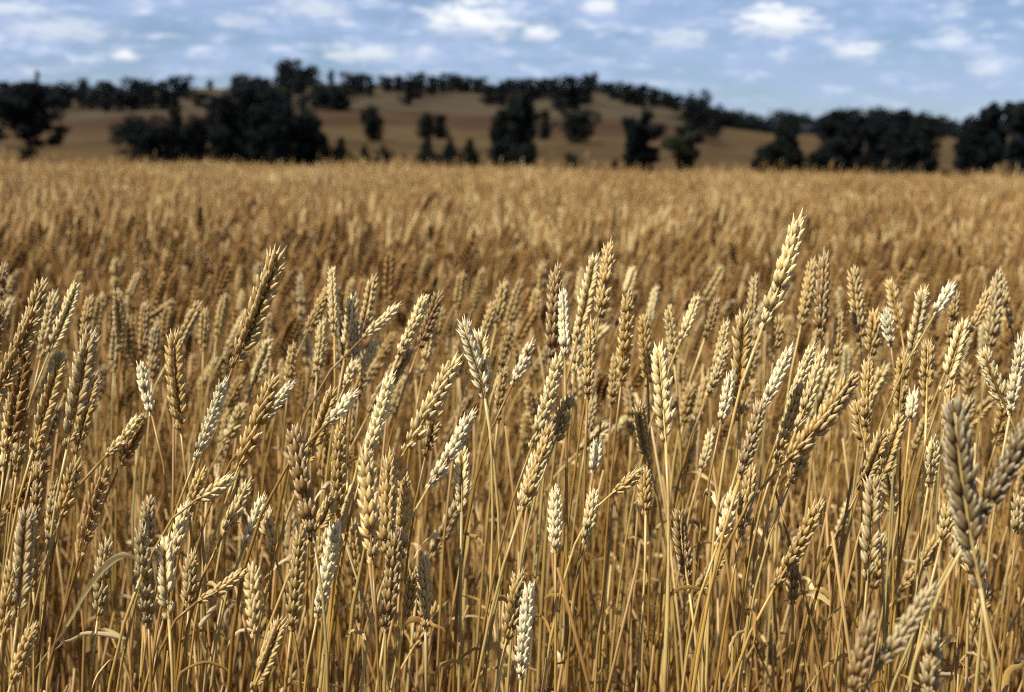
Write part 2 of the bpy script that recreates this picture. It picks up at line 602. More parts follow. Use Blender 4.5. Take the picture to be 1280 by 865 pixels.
def trunk_geo(blobs, w, h, seed, base_r, shape):
    r = np.random.default_rng(seed)
    g = Geo()
    lean = r.normal(0, 0.03, 2) * w
    top = np.array([lean[0], lean[1], h * (0.9 if shape in ('cone', 'column') else 0.62)])
    P = bezier(np.array([0, 0, -0.4]), np.array([0, 0, h * 0.25]), top * [0.6, 0.6, 0.7], top, 9)
    tube(g, P, np.linspace(base_r, base_r * 0.25, 9), 7)
    for b in blobs[:9]:
        s = P[int(np.clip(b[2] / h * 6, 1, 7))]
        e = b[:3]
        tube(g, bezier(s, s + (e - s) * [0.5, 0.5, 0.2], s + (e - s) * [0.8, 0.8, 0.7], e, 5), np.linspace(base_r * 0.4, base_r * 0.08, 5), 5)
    return g


def find_D(px, py, lo=100.0, hi=RIDGE_D):
    """Distance along the pixel's bearing at which the terrain meets that pixel's line of sight."""
    az, el = az_el(px, py)
    Ds = np.linspace(lo, hi, 700)
    e = np.arctan2(terrain_z(np.full_like(Ds, az), Ds) - CAM_Z, Ds)
    k = int(np.argmax(e >= el)) if (e >= el).any() else len(Ds) - 1
    return az, float(Ds[k])


TREE_ID = [0]


def place_tree(px, base, top, width, shape, mat, label, D=None, n_leaf=2600, group=None, trunk_up=0.0, shared=None, cat='tree', name='tree'):
    """A tree whose foot stands on the land at its bearing and whose size makes it span the given pixels."""
    TREE_ID[0] += 1
    seed = TREE_ID[0] * 13 + 5
    if D is None:
        az, D = find_D(px, base)
    else:
        az, _ = az_el(px, base)
    x, y = math.sin(az) * D, math.cos(az) * D
    z = ground_at(x, y)
    _, elt = az_el(px, top)
    H = CAM_Z + math.tan(elt) * D - z
    Wd = width / FP * D * (1.12 if width < 26 and shared is None else 0.98)
    root = bpy.data.objects.new(name, None)
    root.empty_display_size = 0.5
    C.objects.link(root)
    root.location = (x, y, z - 0.05)
    tag(root, label, cat, group)
    cz = trunk_up * H
    if shared is None:
        g, blobs = crown_geo(shape, int(n_leaf * 1.9), seed, Wd, H - cz, 0.055 if shape in ('column', 'cone') or Wd < 3.5 else 0.036)
        cm = g.mesh('crown', mat, False)
        tg = trunk_geo(blobs + np.array([0, 0, cz, 0]), Wd, H, seed, max(0.12, 0.028 * H), shape)
        tm = tg.mesh('trunk', M_BARK)
        c = link('crown', cm, root); c.location = (0, 0, cz)
        link('trunk', tm, root)
    else:
        cm, tm = shared
        c = link('crown', cm, root); t = link('trunk', tm, root)
        c.scale = (Wd, Wd, H); t.scale = (Wd, Wd, H)
        root.rotation_euler.z = random.uniform(0, 6.28)
    return root


NEAR = 138.0
mid_trees = [
    # px, base, top, width, shape, mat, D, trunk_up, leaves, kind, label
    (38, 206, 106, 92, 'vase', M_GUM, NEAR, .10, 4200, 'tree', 'large dark gum tree with spreading side branches at the far edge of the frame'),
    (178, 206, 146, 66, 'round', M_GUM, NEAR, 0, 3200, 'tree', 'low wide bushy tree beside the slender dark pine'),
    (220, 206, 128, 22, 'cone', M_PINE, 150, 0, 2000, 'tree', 'slender dark pine rising between two low bushy trees'),
    (240, 206, 154, 44, 'round', M_GUM, NEAR, 0, 2400, 'tree', 'low rounded tree between the slender pine and the big black clump'),
    (277, 206, 124, 58, 'round', M_GUM, NEAR, .02, 3600, 'tree', 'sloping shoulder tree on the slender pine side of the big black clump'),
    (314, 206, 104, 92, 'round', M_GUM, NEAR, .02, 5200, 'tree', 'tallest broad tree in the middle of the big black clump'),
    (350, 206, 117, 62, 'round', M_GUM, NEAR - 4, .02, 3800, 'tree', 'tall black tree on the open paddock side of the clump'),
    (384, 206, 143, 42, 'round', M_GUM, NEAR, 0, 2600, 'tree', 'shorter dark tree at the paddock end of the big black clump'),
    (408, 208, 180, 18, 'round', M_SCRUB, NEAR, 0, 900, 'shrub', 'small grey shrub at the foot of the big black clump'),
    (429, 208, 173, 22, 'cone', M_PINE, NEAR, 0, 1400, 'shrub', 'dark conical shrub standing closest to the big black clump'),
    (456, 208, 181, 15, 'cone', M_PINE, NEAR, 0, 900, 'shrub', 'narrow small conical shrub below the lone oval tree'),
    (480, 208, 183, 20, 'round', M_PINE, NEAR, 0, 900, 'shrub', 'small squat round shrub just past the lone oval tree'),
    (505, 208, 190, 9, 'ragged', M_DEAD, NEAR, 0, 500, 'shrub', 'tiny reddish brown dead shrub at the wheat edge'),
    (535, 209, 174, 23, 'cone', M_PINE, NEAR, 0, 1400, 'shrub', 'dark conical shrub directly below the pair of oval trees'),
    (562, 209, 174, 20, 'cone', M_PINE, NEAR, 0, 1300, 'shrub', 'middle one of three dark conical shrubs in a short row'),
    (588, 209, 175, 21, 'cone', M_PINE, NEAR, 0, 1300, 'shrub', 'last of three dark conical shrubs in a row, farthest from the big black clump'),
    (465, 176, 134, 22, 'column', M_PINE, None, .03, 1500, 'tree', 'lone oval tree standing in the paddock on the brown slope'),
    (533, 174, 142, 19, 'column', M_PINE, None, .03, 1400, 'tree', 'wider one of the pair of oval trees on the brown slope'),
    (552, 174, 144, 15, 'column', M_PINE, None, .03, 1200, 'tree', 'narrower one of the pair of oval trees on the brown slope'),
    (627, 210, 140, 25, 'column', M_PINE, NEAR, 0, 2000, 'tree', 'narrow dark tree joined to the tall column in mid field'),
    (650, 210, 118, 34, 'column', M_PINE, 150, 0, 2800, 'tree', 'tall dark column of a tree reaching up to the ridge line'),
    (652, 211, 180, 36, 'round', M_PINE, NEAR - 6, 0, 1500, 'shrub', 'low black bush at the foot of the tall dark column tree'),
    (681, 176, 138, 13, 'column', M_PINE, None, .05, 1000, 'tree', 'thin upright tree between the tall column and the ball shaped tree'),
    (722, 180, 137, 50, 'round', M_PINE, None, .08, 3000, 'tree', 'ball shaped dark tree on a short trunk in the paddock'),
    (716, 215, 191, 22, 'round', M_SCRUB, NEAR, 0, 900, 'shrub', 'small dark shrub at the wheat edge below the ball shaped tree'),
    (786, 215, 149, 34, 'ragged', M_GUM, NEAR, .02, 1500, 'tree', 'shorter ragged tree with gaps beside its spiky twin'),
    (805, 216, 141, 38, 'ragged', M_GUM, NEAR, .02, 1900, 'tree', 'ragged tree with a thin spiky top and gaps in its crown'),
    (851, 217, 160, 46, 'gum', M_SCRUB, NEAR, .03, 2200, 'tree', 'loose greenish tree in front of the dark end of the ridge'),
    (866, 174, 117, 44, 'round', M_GUM, None, .03, 2600, 'tree', 'tall dark tree at the low end of the ridge'),
    (888, 174, 136, 30, 'round', M_GUM, None, .03, 1800, 'tree', 'dark rounded tree where the ridge drops to the plain'),
    (967, 220, 176, 46, 'round', M_PINE, NEAR - 4, 0, 2600, 'tree', 'low broad half of the two tree clump standing alone past the ridge'),
    (985, 220, 149, 32, 'column', M_PINE, NEAR, 0, 2400, 'tree', 'taller half of the two tree clump standing alone past the ridge'),
    (1023, 220, 189, 30, 'round', M_PINE, NEAR - 4, 0, 1500, 'shrub', 'low dark bush at the near end of the long tree belt'),
    (1044, 221, 142, 38, 'column', M_GUM, NEAR, .03, 2600, 'tree', 'first tall tree at the ridge end of the long dark tree belt'),
    (1069, 221, 146, 28, 'gum', M_GUM, NEAR, .06, 2200, 'tree', 'gappy tree with tan field showing through it in the belt'),
    (1094, 221, 140, 46, 'round', M_GUM, NEAR + 6, .05, 3400, 'tree', 'broadest dark tree at the centre of the long tree belt'),
    (1126, 221, 143, 40, 'round', M_GUM, NEAR, .04, 3200, 'tree', 'dark tree just past the broadest one in the belt'),
    (1151, 221, 147, 34, 'column', M_PINE, NEAR, 0, 2200, 'tree', 'dark tree with a small point closing the long tree belt'),
    (1168, 221, 178, 9, 'ragged', M_GUM, NEAR, .05, 500, 'tree', 'thin sapling in the gap after the long tree belt'),
    (1176, 223, 211, 22, 'round', M_PINE, NEAR - 6, 0, 700, 'shrub', 'very low bush beside the thin sapling at the wheat edge'),
    (1210, 222, 150, 38, 'round', M_GUM, NEAR, .02, 2800, 'tree', 'lower half of the sloping topped clump near the frame edge'),
    (1235, 222, 135, 36, 'gum', M_GUM, NEAR, .02, 3800, 'tree', 'taller half of the sloping topped clump near the frame edge'),
    (1278, 223, 132, 42, 'gum', M_GUM, NEAR, .02, 3600, 'tree', 'dark tree cut off by the frame edge beyond a narrow sky gap'),
]
for (px, b, t, w, shp, mt, D, up, nl, kind, lab) in mid_trees:
    place_tree(px, b, t, w, shp, mt, lab, D, nl, {'tree': 'trees in the paddock beyond the wheat', 'shrub': 'shrubs along the far edge of the wheat'}[kind], up, None, kind, 'paddock_tree' if kind == 'tree' else 'paddock_shrub')

# trees on the ridge: shared crowns and trunks, each its own thing
RID = []
for i, shp in enumerate(['round', 'gum', 'round', 'column', 'gum', 'ragged']):
    g, bl = crown_geo(shp, 800, 900 + i, 1.0, 1.0, 0.085)
    RID.append((g.mesh('ridge_crown', M_GUM, False), trunk_geo(bl, 1.0, 1.0, 950 + i, 0.03, shp).mesh('ridge_trunk', M_BARK)))
ORD = ['first', 'second', 'third', 'fourth', 'fifth', 'sixth', 'seventh', 'eighth', 'ninth', 'tenth', 'eleventh', 'twelfth', 'thirteenth', 'fourteenth',
       'fifteenth', 'sixteenth', 'seventeenth', 'eighteenth', 'nineteenth', 'twentieth', 'twenty-first', 'twenty-second', 'twenty-third', 'twenty-fourth',
       'twenty-fifth', 'twenty-sixth', 'twenty-seventh', 'twenty-eighth', 'twenty-ninth', 'thirtieth', 'thirty-first', 'thirty-second', 'thirty-third', 'thirty-fourth',
       'thirty-fifth', 'thirty-sixth', 'thirty-seventh', 'thirty-eighth', 'thirty-ninth', 'fortieth']
ridge = [(47, 126, 90, 10, 5), (8, 134, 104, 34, 0), (30, 134, 107, 30, 2), (58, 135, 107, 30, 0), (78, 135, 108, 30, 2), (101, 135, 99, 16, 3), (116, 136, 108, 22, 0), (133, 138, 102, 24, 1),
         (150, 138, 108, 22, 0), (168, 136, 99, 28, 2), (184, 136, 101, 26, 0), (203, 136, 102, 22, 1), (227, 122, 95, 27, 2), (214, 134, 114, 20, 0), (246, 132, 116, 26, 4), (262, 112, 100, 8, 3), (298, 116, 93, 20, 0),
         (318, 116, 98, 16, 1), (358, 114, 75, 28, 0), (372, 118, 84, 26, 2), (389, 106, 83, 20, 1), (413, 106, 88, 9, 3), (398, 136, 104, 28, 0), (424, 138, 107, 34, 2), (412, 132, 110, 26, 0),
         (438, 120, 91, 22, 0), (451, 118, 92, 17, 1), (464, 120, 95, 12, 3), (483, 114, 95, 19, 0), (498, 114, 95, 17, 2), (511, 131, 99, 20, 1), (522, 122, 92, 22, 0),
         (540, 118, 96, 19, 2), (553, 116, 97, 14, 0), (566, 114, 92, 24, 0), (581, 115, 96, 20, 2), (598, 116, 97, 20, 0), (611, 131, 106, 20, 1), (626, 132, 105, 20, 0),
         (636, 117, 99, 20, 2), (652, 124, 99, 24, 0), (668, 124, 99, 22, 2), (684, 122, 98, 22, 0), (700, 137, 97, 26, 2), (716, 137, 97, 24, 0), (732, 130, 95, 22, 2), (742, 114, 91, 10, 3),
         (756, 117, 103, 14, 0), (769, 124, 103, 20, 2), (785, 131, 106, 22, 0), (801, 133, 106, 22, 2), (816, 133, 109, 22, 0), (832, 134, 114, 20, 2), (845, 138, 120, 16, 0)]
special = {358: 'tallest round topped tree on the very top of the ridge',
           47: 'thin lone tree top poking above the dark ridge line over the gum tree',
           227: 'dome shaped ridge tree standing clear above a pale bare slope',
           742: 'thin pointed tree where the ridge top starts to slope down'}
ridge.sort()
anchor = [(47, 'thin lone tree top'), (227, 'dome shaped ridge tree'), (358, 'tallest ridge tree'), (742, 'thin pointed ridge tree')]
cnt = {}
for (px, b, t, w, v) in ridge:
    if px in special:
        lab = special[px]
    else:
        a = [x for x in anchor if x[0] <= px]
        if a:
            nm = a[-1][1]; cnt[nm] = cnt.get(nm, 0) + 1
            lab = f'dark {"slender" if w < 16 else "broad" if w > 25 else "bushy"} tree on the ridge, {ORD[cnt[nm] - 1]} to the right of the {nm}'
        else:
            lab = f'dark {"broad" if w > 32 else "bushy"} ridge tree left of the thin lone tree top, ' + ('by the frame' if px < 20 else 'behind the gum')
    place_tree(px, b, t, w * 1.16, 'round', M_GUM, lab, None, 0, 'trees along the ridge', 0, RID[v], 'tree', 'ridge_tree')

# far-off wooded strip on the plain and the far hill: reads as one mass
def far_wood():
    g = Geo()
    r = np.random.default_rng(5)
    src = [crown_geo('round', 260, 70 + i, 1, 1, 0.09)[0] for i in range(3)]
    for i in range(240):
        x = r.uniform(895, 1300)
        if i < 120:
            az, el = az_el(x, r.uniform(150, 158)); D = r.uniform(1500, 1690); H = r.uniform(9, 15)
        else:
            az, el = az_el(x, 168); D = r.uniform(640, 700); H = r.uniform(6, 9) if (x < 965 or 1030 < x < 1190) else r.uniform(3, 6)
        p = np.array([math.sin(az) * D, math.cos(az) * D, float(terrain_z(az, D)) - 0.5])
        s = src[i % 3]
        g.add(np.concatenate(s.v) * np.array([H * 1.3, H * 1.3, H]) + p, np.concatenate(s.f), None, 0.5)
    tag(link('far_woodland', g.mesh('far_woodland', M_GUM, False)), kind='stuff')


far_wood()

# ------------------------------------------------------------------ wheat pieces
def teardrop(g, L, Wd, Th, rings, sides, M, t0=0.0, t1=1.0, k=0.5, curve=0.0, awn=0.0):
    """Pointed husk along +Z from the origin, transformed by 3x3 M plus offset (M, off)."""
    R, off = M
    zz = np.array([x[0] for x in rings]); rr = np.array([x[1] for x in rings])
    a = np.linspace(0, 2 * np.pi, sides, endpoint=False) + 0.3
    V = np.stack([rr[:, None] * np.cos(a) * Th / 2 + curve * (zz[:, None] ** 2) * L * np.ones(sides), rr[:, None] * np.sin(a) * Wd / 2, zz[:, None] * L * np.ones(sides)], -1)
    tip = np.array([[curve * L * 1.02, 0, L * 1.03 + awn]])
    V = np.concatenate([V.reshape(-1, 3), tip])
    n = len(rings)
    i = np.arange(n - 1)[:, None] * sides; j = np.arange(sides)[None, :]; j2 = (j + 1) % sides
    Q = np.stack([i + j, i + j2, i + sides + j2, i + sides + j], -1).reshape(-1, 4)
    tp = (n - 1) * sides
    Tt = np.array([[tp + q, tp + (q + 1) % sides, len(V) - 1] for q in range(sides)])
    t = np.concatenate([np.repeat(zz, sides), [1.0]]) * (t1 - t0) + t0
    V = V @ np.asarray(R).T + off
    g.add(V, Q, t, k)
    g.f.append(Tt + g.n - len(V))


def rotm(ax, ang):
    return np.array(Matrix.Rotation(ang, 3, ax))


RINGS = [(0.0, 0.30), (0.22, 0.86), (0.48, 1.0), (0.74, 0.72), (0.91, 0.36)]
RINGS_LO = [(0.0, 0.25), (0.42, 1.0), (0.8, 0.45)]


def spikelet_geo(seed, awn=0.0, rings=RINGS, sides=6):
    """One wheat spikelet, base at the origin, length along +Z, fan spread along Y, facing outwards along +X (metres)."""
    r = random.Random(seed)
    g = Geo()
    j = lambda s: r.uniform(-s, s)
    for s in (-1, 1):      # two outer glumes, shorter and keeled
        R = rotm('X', -s * (0.42 + j(.07))) @ rotm('Y', 0.16 + j(.07))
        teardrop(g, 0.0090 + j(.0006), 0.0040, 0.0034, rings, sides, (R, np.array([0.0006, s * 0.0018, 0.0])), k=0.15 + j(.1), curve=-0.06, awn=0.0006)
        R = rotm('X', -s * (0.22 + j(.05))) @ rotm('Y', 0.03 + j(.05))
        teardrop(g, 0.0112 + j(.0008), 0.0040, 0.0038, rings, sides, (R, np.array([-0.0003, s * 0.0012, 0.0014])), k=0.35 + j(.15), curve=-0.05, awn=0.0008 + awn * r.uniform(.3, 1))
    R = rotm('X', j(.06)) @ rotm('Y', 0.20 + j(.05))
    teardrop(g, 0.0106 + j(.0008), 0.0042, 0.0042, rings, sides, (R, np.array([0.0010, 0, 0.0018])), k=0.45 + j(.2), curve=-0.05, awn=0.0006 + awn * r.uniform(0, .7))
    return g


SPK = [spikelet_geo(i).mesh('spikelet', M_SPK) for i in range(5)]
SPK_TIP = [spikelet_geo(20 + i, 0.006).mesh('spikelet', M_SPK) for i in range(3)]


def spikelet_simple(seed):
    r = random.Random(seed)
    g = Geo()
    for s in (-1, 0, 1):
        R = rotm('X', -s * (0.30 + r.uniform(-.05, .05))) @ rotm('Y', 0.16 if s == 0 else 0.04)
        teardrop(g, 0.0112, 0.0050, 0.0046, [(0, .3), (.42, 1.0), (.8, .45)], 4, (R, np.array([0.0008 if s == 0 else 0, s * 0.0014, 0.001])), k=0.5)
    return g


def ear_layout(P, s_dir, n, rnd, big=1.0):
    """Positions and 3x3 frames of the spikelets along ear curve P (dense polyline, base to tip)."""
    P = np.asarray(P)
    seg = np.linalg.norm(np.diff(P, axis=0), axis=1)
    cum = np.concatenate([[0], np.cumsum(seg)])
    Ltot = cum[-1]
    T = np.gradient(P, axis=0); T /= np.linalg.norm(T, axis=1, keepdims=True)
    out = []
    Le = Ltot - 0.0095 * big
    tw = rnd.uniform(-0.35, 0.35)
    for i in range(n):
        u = i / (n - 1)
        d = Le * (u ** 0.93)
        p = np.array([np.interp(d, cum, P[:, c]) for c in range(3)])
        t = np.array([np.interp(d, cum, T[:, c]) for c in range(3)]); t /= np.linalg.norm(t)
        s = s_dir - t * np.dot(s_dir, t); s /= np.linalg.norm(s)
        s = np.array(Matrix.Rotation(tw * (u - .5) + rnd.uniform(-.1, .1), 3, Vector(t)) @ Vector(s))
        side = 1 if i % 2 == 0 else -1
        if i == n - 1:
            x = np.cross(s, t); tilt = 0.0                # the end spikelet stands across the rest
        else:
            x = s * side; tilt = 0.37 - 0.11 * u + rnd.uniform(-.10, .10)
        z = t * math.cos(tilt) + x * math.sin(tilt)
        x2 = x * math.cos(tilt) - t * math.sin(tilt)
        y = np.cross(z, x2)
        sc = big * (0.50 + 0.50 * min(1, u / 0.18)) * (1.0 - 0.20 * max(0, (u - .7) / .3)) * rnd.uniform(.93, 1.07)
        out.append((p + x * 0.0011, np.stack([x2, y, z], 1), sc))
    return out


TONES = {'w': (0.90, 0.83, 0.54), 'c': (0.80, 0.66, 0.32), 't': (0.54, 0.375, 0.12), 'b': (0.29, 0.175, 0.052), 'd': (0.135, 0.092, 0.040), 'g': (0.45, 0.34, 0.155)}  # w puts sun glints, d the shade on near ears, into the ear colour
TONE_WORD = {'w': 'bright white', 'c': 'cream', 't': 'tan', 'b': 'dark brown', 'd': 'dim greyish brown', 'g': 'greyish'}


def leaf_geo(P, width, g=None, fold=0.35, twist=None):
    """Dry blade along polyline P, folded along its midrib."""
    g = g or Geo()
    P = np.asarray(P, float); n = len(P)
    T, A, B = frames(P)
    u = np.linspace(0, 1, n)
    w = width / 2 * np.clip(np.minimum(0.55 + u * 2.5, 1.25 * (1 - u) ** 0.6), 0.04, 1)
    tw = np.linspace(0, random.uniform(-1.6, 1.6), n)[:, None] if twist is None else np.interp(u, np.linspace(0, 1, len(twist)), twist)[:, None]
    if twist is not None:
        w = width / 2 * np.interp(u, [0, .3, .6, .8, 1], [.15, .45, 1, .8, .1])
    S = A * np.cos(tw) + B * np.sin(tw)
    N = -A * np.sin(tw) + B * np.cos(tw)
    V = np.stack([P - S * w[:, None] + N * (w * fold)[:, None], P, P + S * w[:, None] + N * (w * fold)[:, None]], 1).reshape(-1, 3)
    i = np.arange(n - 1) * 3
    F = np.concatenate([np.stack([i, i + 1, i + 4, i + 3], 1), np.stack([i + 1, i + 2, i + 5, i + 4], 1)])
    g.add(V, F, np.repeat(u, 3), 0.4)
    return g


def droop_leaf(start, az, L, up=0.8, curl=1.0, n=9):
    """Points of a blade that rises from START, arches over and hangs."""
    P = [np.array(start, float)]
    ang = up
    for i in range(n - 1):
        ang -= (up + 1.15) / (n - 1) * curl * random.uniform(0.6, 1.5)
        d = np.array([math.cos(az) * math.cos(ang), math.sin(az) * math.cos(ang), math.sin(ang)])
        P.append(P[-1] + d * L / (n - 1) + np.array([random.gauss(0, .0012), random.gauss(0, .0012), random.gauss(0, .0008)]))
    return P


def stem_pts(ground, base, edir, n=14):
    h = base[2] - ground[2]
    p1 = ground + np.array([(base[0] - ground[0]) * 0.25, (base[1] - ground[1]) * 0.25, h * 0.40])
    k = 0.22 * h if edir[2] > 0.5 else 0.12 * h
    return bezier(ground, p1, base - edir * k, base, n)


def stem_geo(P, r0, r1, rnd, sides=6):
    """Straw with nodes and a leaf sheath that ends part way up."""
    g = Geo()
    P = np.asarray(P); n = len(P)
    u = np.linspace(0, 1, n)
    r = r0 + (r1 - r0) * u
    sh = rnd.uniform(0.45, 0.80)
    r = np.where(u < sh, r * rnd.uniform(1.25, 1.5), r)
    tube(g, P, r, sides)
    # nodes: short dark swellings
    for un in (rnd.uniform(.28, .36), rnd.uniform(.52, .62)):
        c = [np.interp(un + q, u, P[:, c]) for q in (-.004, 0, .004) for c in range(3)]
        c = np.array(c).reshape(3, 3)
        tube(g, c, np.array([1.5, 1.85, 1.5]) * np.interp(un, u, r), sides, k=0.95, cap=False)
    return g


PLANTS = []       # (root, px, py, tone, lean, blurred, hand) for the labels
STEM_COLS = [(0.41, 0.255, 0.065), (0.45, 0.31, 0.10), (0.31, 0.185, 0.04), (0.52, 0.385, 0.14), (0.37, 0.255, 0.075), (0.24, 0.135, 0.026), (0.36, 0.28, 0.10)]


def make_stalk(tip, base, tone, s_ang, rnd, D, bend=0.0, stem_to=None, leaf=None, n_leaf=None, hand=False, label=None, big=1.0, ear=True, scol=None):
    """One wheat plant: Empty at its foot > stem, ear (> spikelets), leaf."""
    tip, base = np.array(tip, float), np.array(base, float)
    e = tip - base; L = np.linalg.norm(e); e /= L
    view = base - np.array([0, 0, CAM_Z]); view /= np.linalg.norm(view)
    side = np.cross(e, view); side /= np.linalg.norm(side)
    # ear curve: bent sideways a little
    mid = (tip + base) / 2 - side * bend * L
    uu = np.linspace(0, 1, 16)[:, None]
    P = (1 - uu) ** 2 * base + 2 * uu * (1 - uu) * mid + uu ** 2 * tip
    e0 = (mid - base) / np.linalg.norm(mid - base)
    if stem_to is None:
        h = base[2]
        lean = np.array([e0[0], e0[1]]) * min(h, 0.9) * rnd.uniform(0.03, 0.14)
        g0 = np.array([base[0] - lean[0] - rnd.uniform(-.03, .06), base[1] - lean[1] * 0.6 + rnd.uniform(-.05, .05), 0.0])
    else:
        g0 = np.array([stem_to[0], stem_to[1], 0.0])
    root = bpy.data.objects.new('wheat_stalk', None)
    root.empty_display_size = 0.05
    C.objects.link(root)
    root.location = g0
    SP = stem_pts(g0, base, e0)
    r1 = rnd.uniform(0.0009, 0.0012)
    so = link('stem', stem_geo(SP - g0, rnd.uniform(0.0012, 0.0017), r1, rnd).mesh('stem', M_STRAW), root)
    sc = scol or rnd.choice(STEM_COLS)
    jit = rnd.uniform(.85, 1.12)
    so.color = (sc[0] * jit, sc[1] * jit, sc[2] * jit, 1)
    if ear:
        gr = Geo()
        tube(gr, P[::2] - base, np.linspace(r1, 0.0006, 8), 4)
        eo = link('ear', gr.mesh('ear', M_STRAW), root)
        eo.location = base - g0
        eo.color = so.color
        n = max(8, int(round(L / (0.0047 * big))))
        s0 = side * math.cos(s_ang) + np.cross(side, e) * math.sin(s_ang)
        tc = TONES[tone]
        pj = rnd.uniform(.88, 1.1)
        other = TONES[rnd.choice('ctwg' if tone in 'wc' else 'ctb')]
        mixf = rnd.uniform(0, .28)
        tc = tuple(a * (1 - mixf) + b * mixf for a, b in zip(tc, other))
        grad = rnd.uniform(-.05, .34)                  # ears ripen and bleach unevenly from base to tip
        gone = rnd.choice([-1, -1, -1, -1, 2, 3, 5, 7]) # some have lost a spikelet
        for i, (p, R, s) in enumerate(ear_layout(P, s0, n, rnd, big)):
            if i == gone: continue
            me = rnd.choice(SPK_TIP) if i >= n - 3 and rnd.random() < .75 else rnd.choice(SPK)
            o = bpy.data.objects.new('spikelet', me)
            C.objects.link(o)
            o.parent = eo
            M = Matrix(R.tolist()).to_4x4()
            M = Matrix.Translation(p - base) @ M @ Matrix.Scale(s * 1.08, 4)
            o.matrix_basis = M
            q = pj * rnd.uniform(.82, 1.15) * (1 - grad / 2 + grad * i / n)
            wm = rnd.uniform(-.03, .03)
            o.color = (min(.9, tc[0] * q), min(.86, tc[1] * q * (1 - wm * .5)), tc[2] * q * (1 - wm * 2), 1)
    nl = n_leaf if n_leaf is not None else rnd.choice([0, 1, 1, 2, 2])
    for q in range(nl):
        u = rnd.uniform(.45, .80)
        k = u * (len(SP) - 1); i0 = int(k)
        st = SP[i0] + (SP[i0 + 1] - SP[i0]) * (k - i0) - g0
        pts = droop_leaf(st, rnd.uniform(0, 6.28), rnd.uniform(.025, .085), rnd.uniform(.3, 1.25), rnd.uniform(.6, 1.5), 12)
        lo = link('leaf', leaf_geo(pts, rnd.uniform(.0025, .0055), fold=rnd.uniform(.3, .9)).mesh('leaf', M_LEAF), root)
        lc = rnd.choice([(0.52, 0.38, 0.16), (0.40, 0.26, 0.08), (0.66, 0.54, 0.31), (0.33, 0.20, 0.055)])
        lo.color = (*lc, 1)
    if leaf is not None:
        lo = link('leaf', leaf_geo(np.array(leaf) - g0, 0.0062, fold=0.3, twist=(-.9, -.6, -.5, -.4, -1.4)).mesh('leaf', M_LEAF), root)
        lo.color = (0.86, 0.70, 0.30, 1)
    c = (tip + base) / 2 if ear else base
    px, py, _ = proj(c)
    ex, ey, _ = proj(tip); bx, by, _ = proj(base)
    PLANTS.append(dict(root=root, px=px, py=py, tone=tone, lean=math.degrees(math.atan2(ex - bx, by - ey)), D=D, label=label, L=math.hypot(ex - bx, ey - by)))
    return root


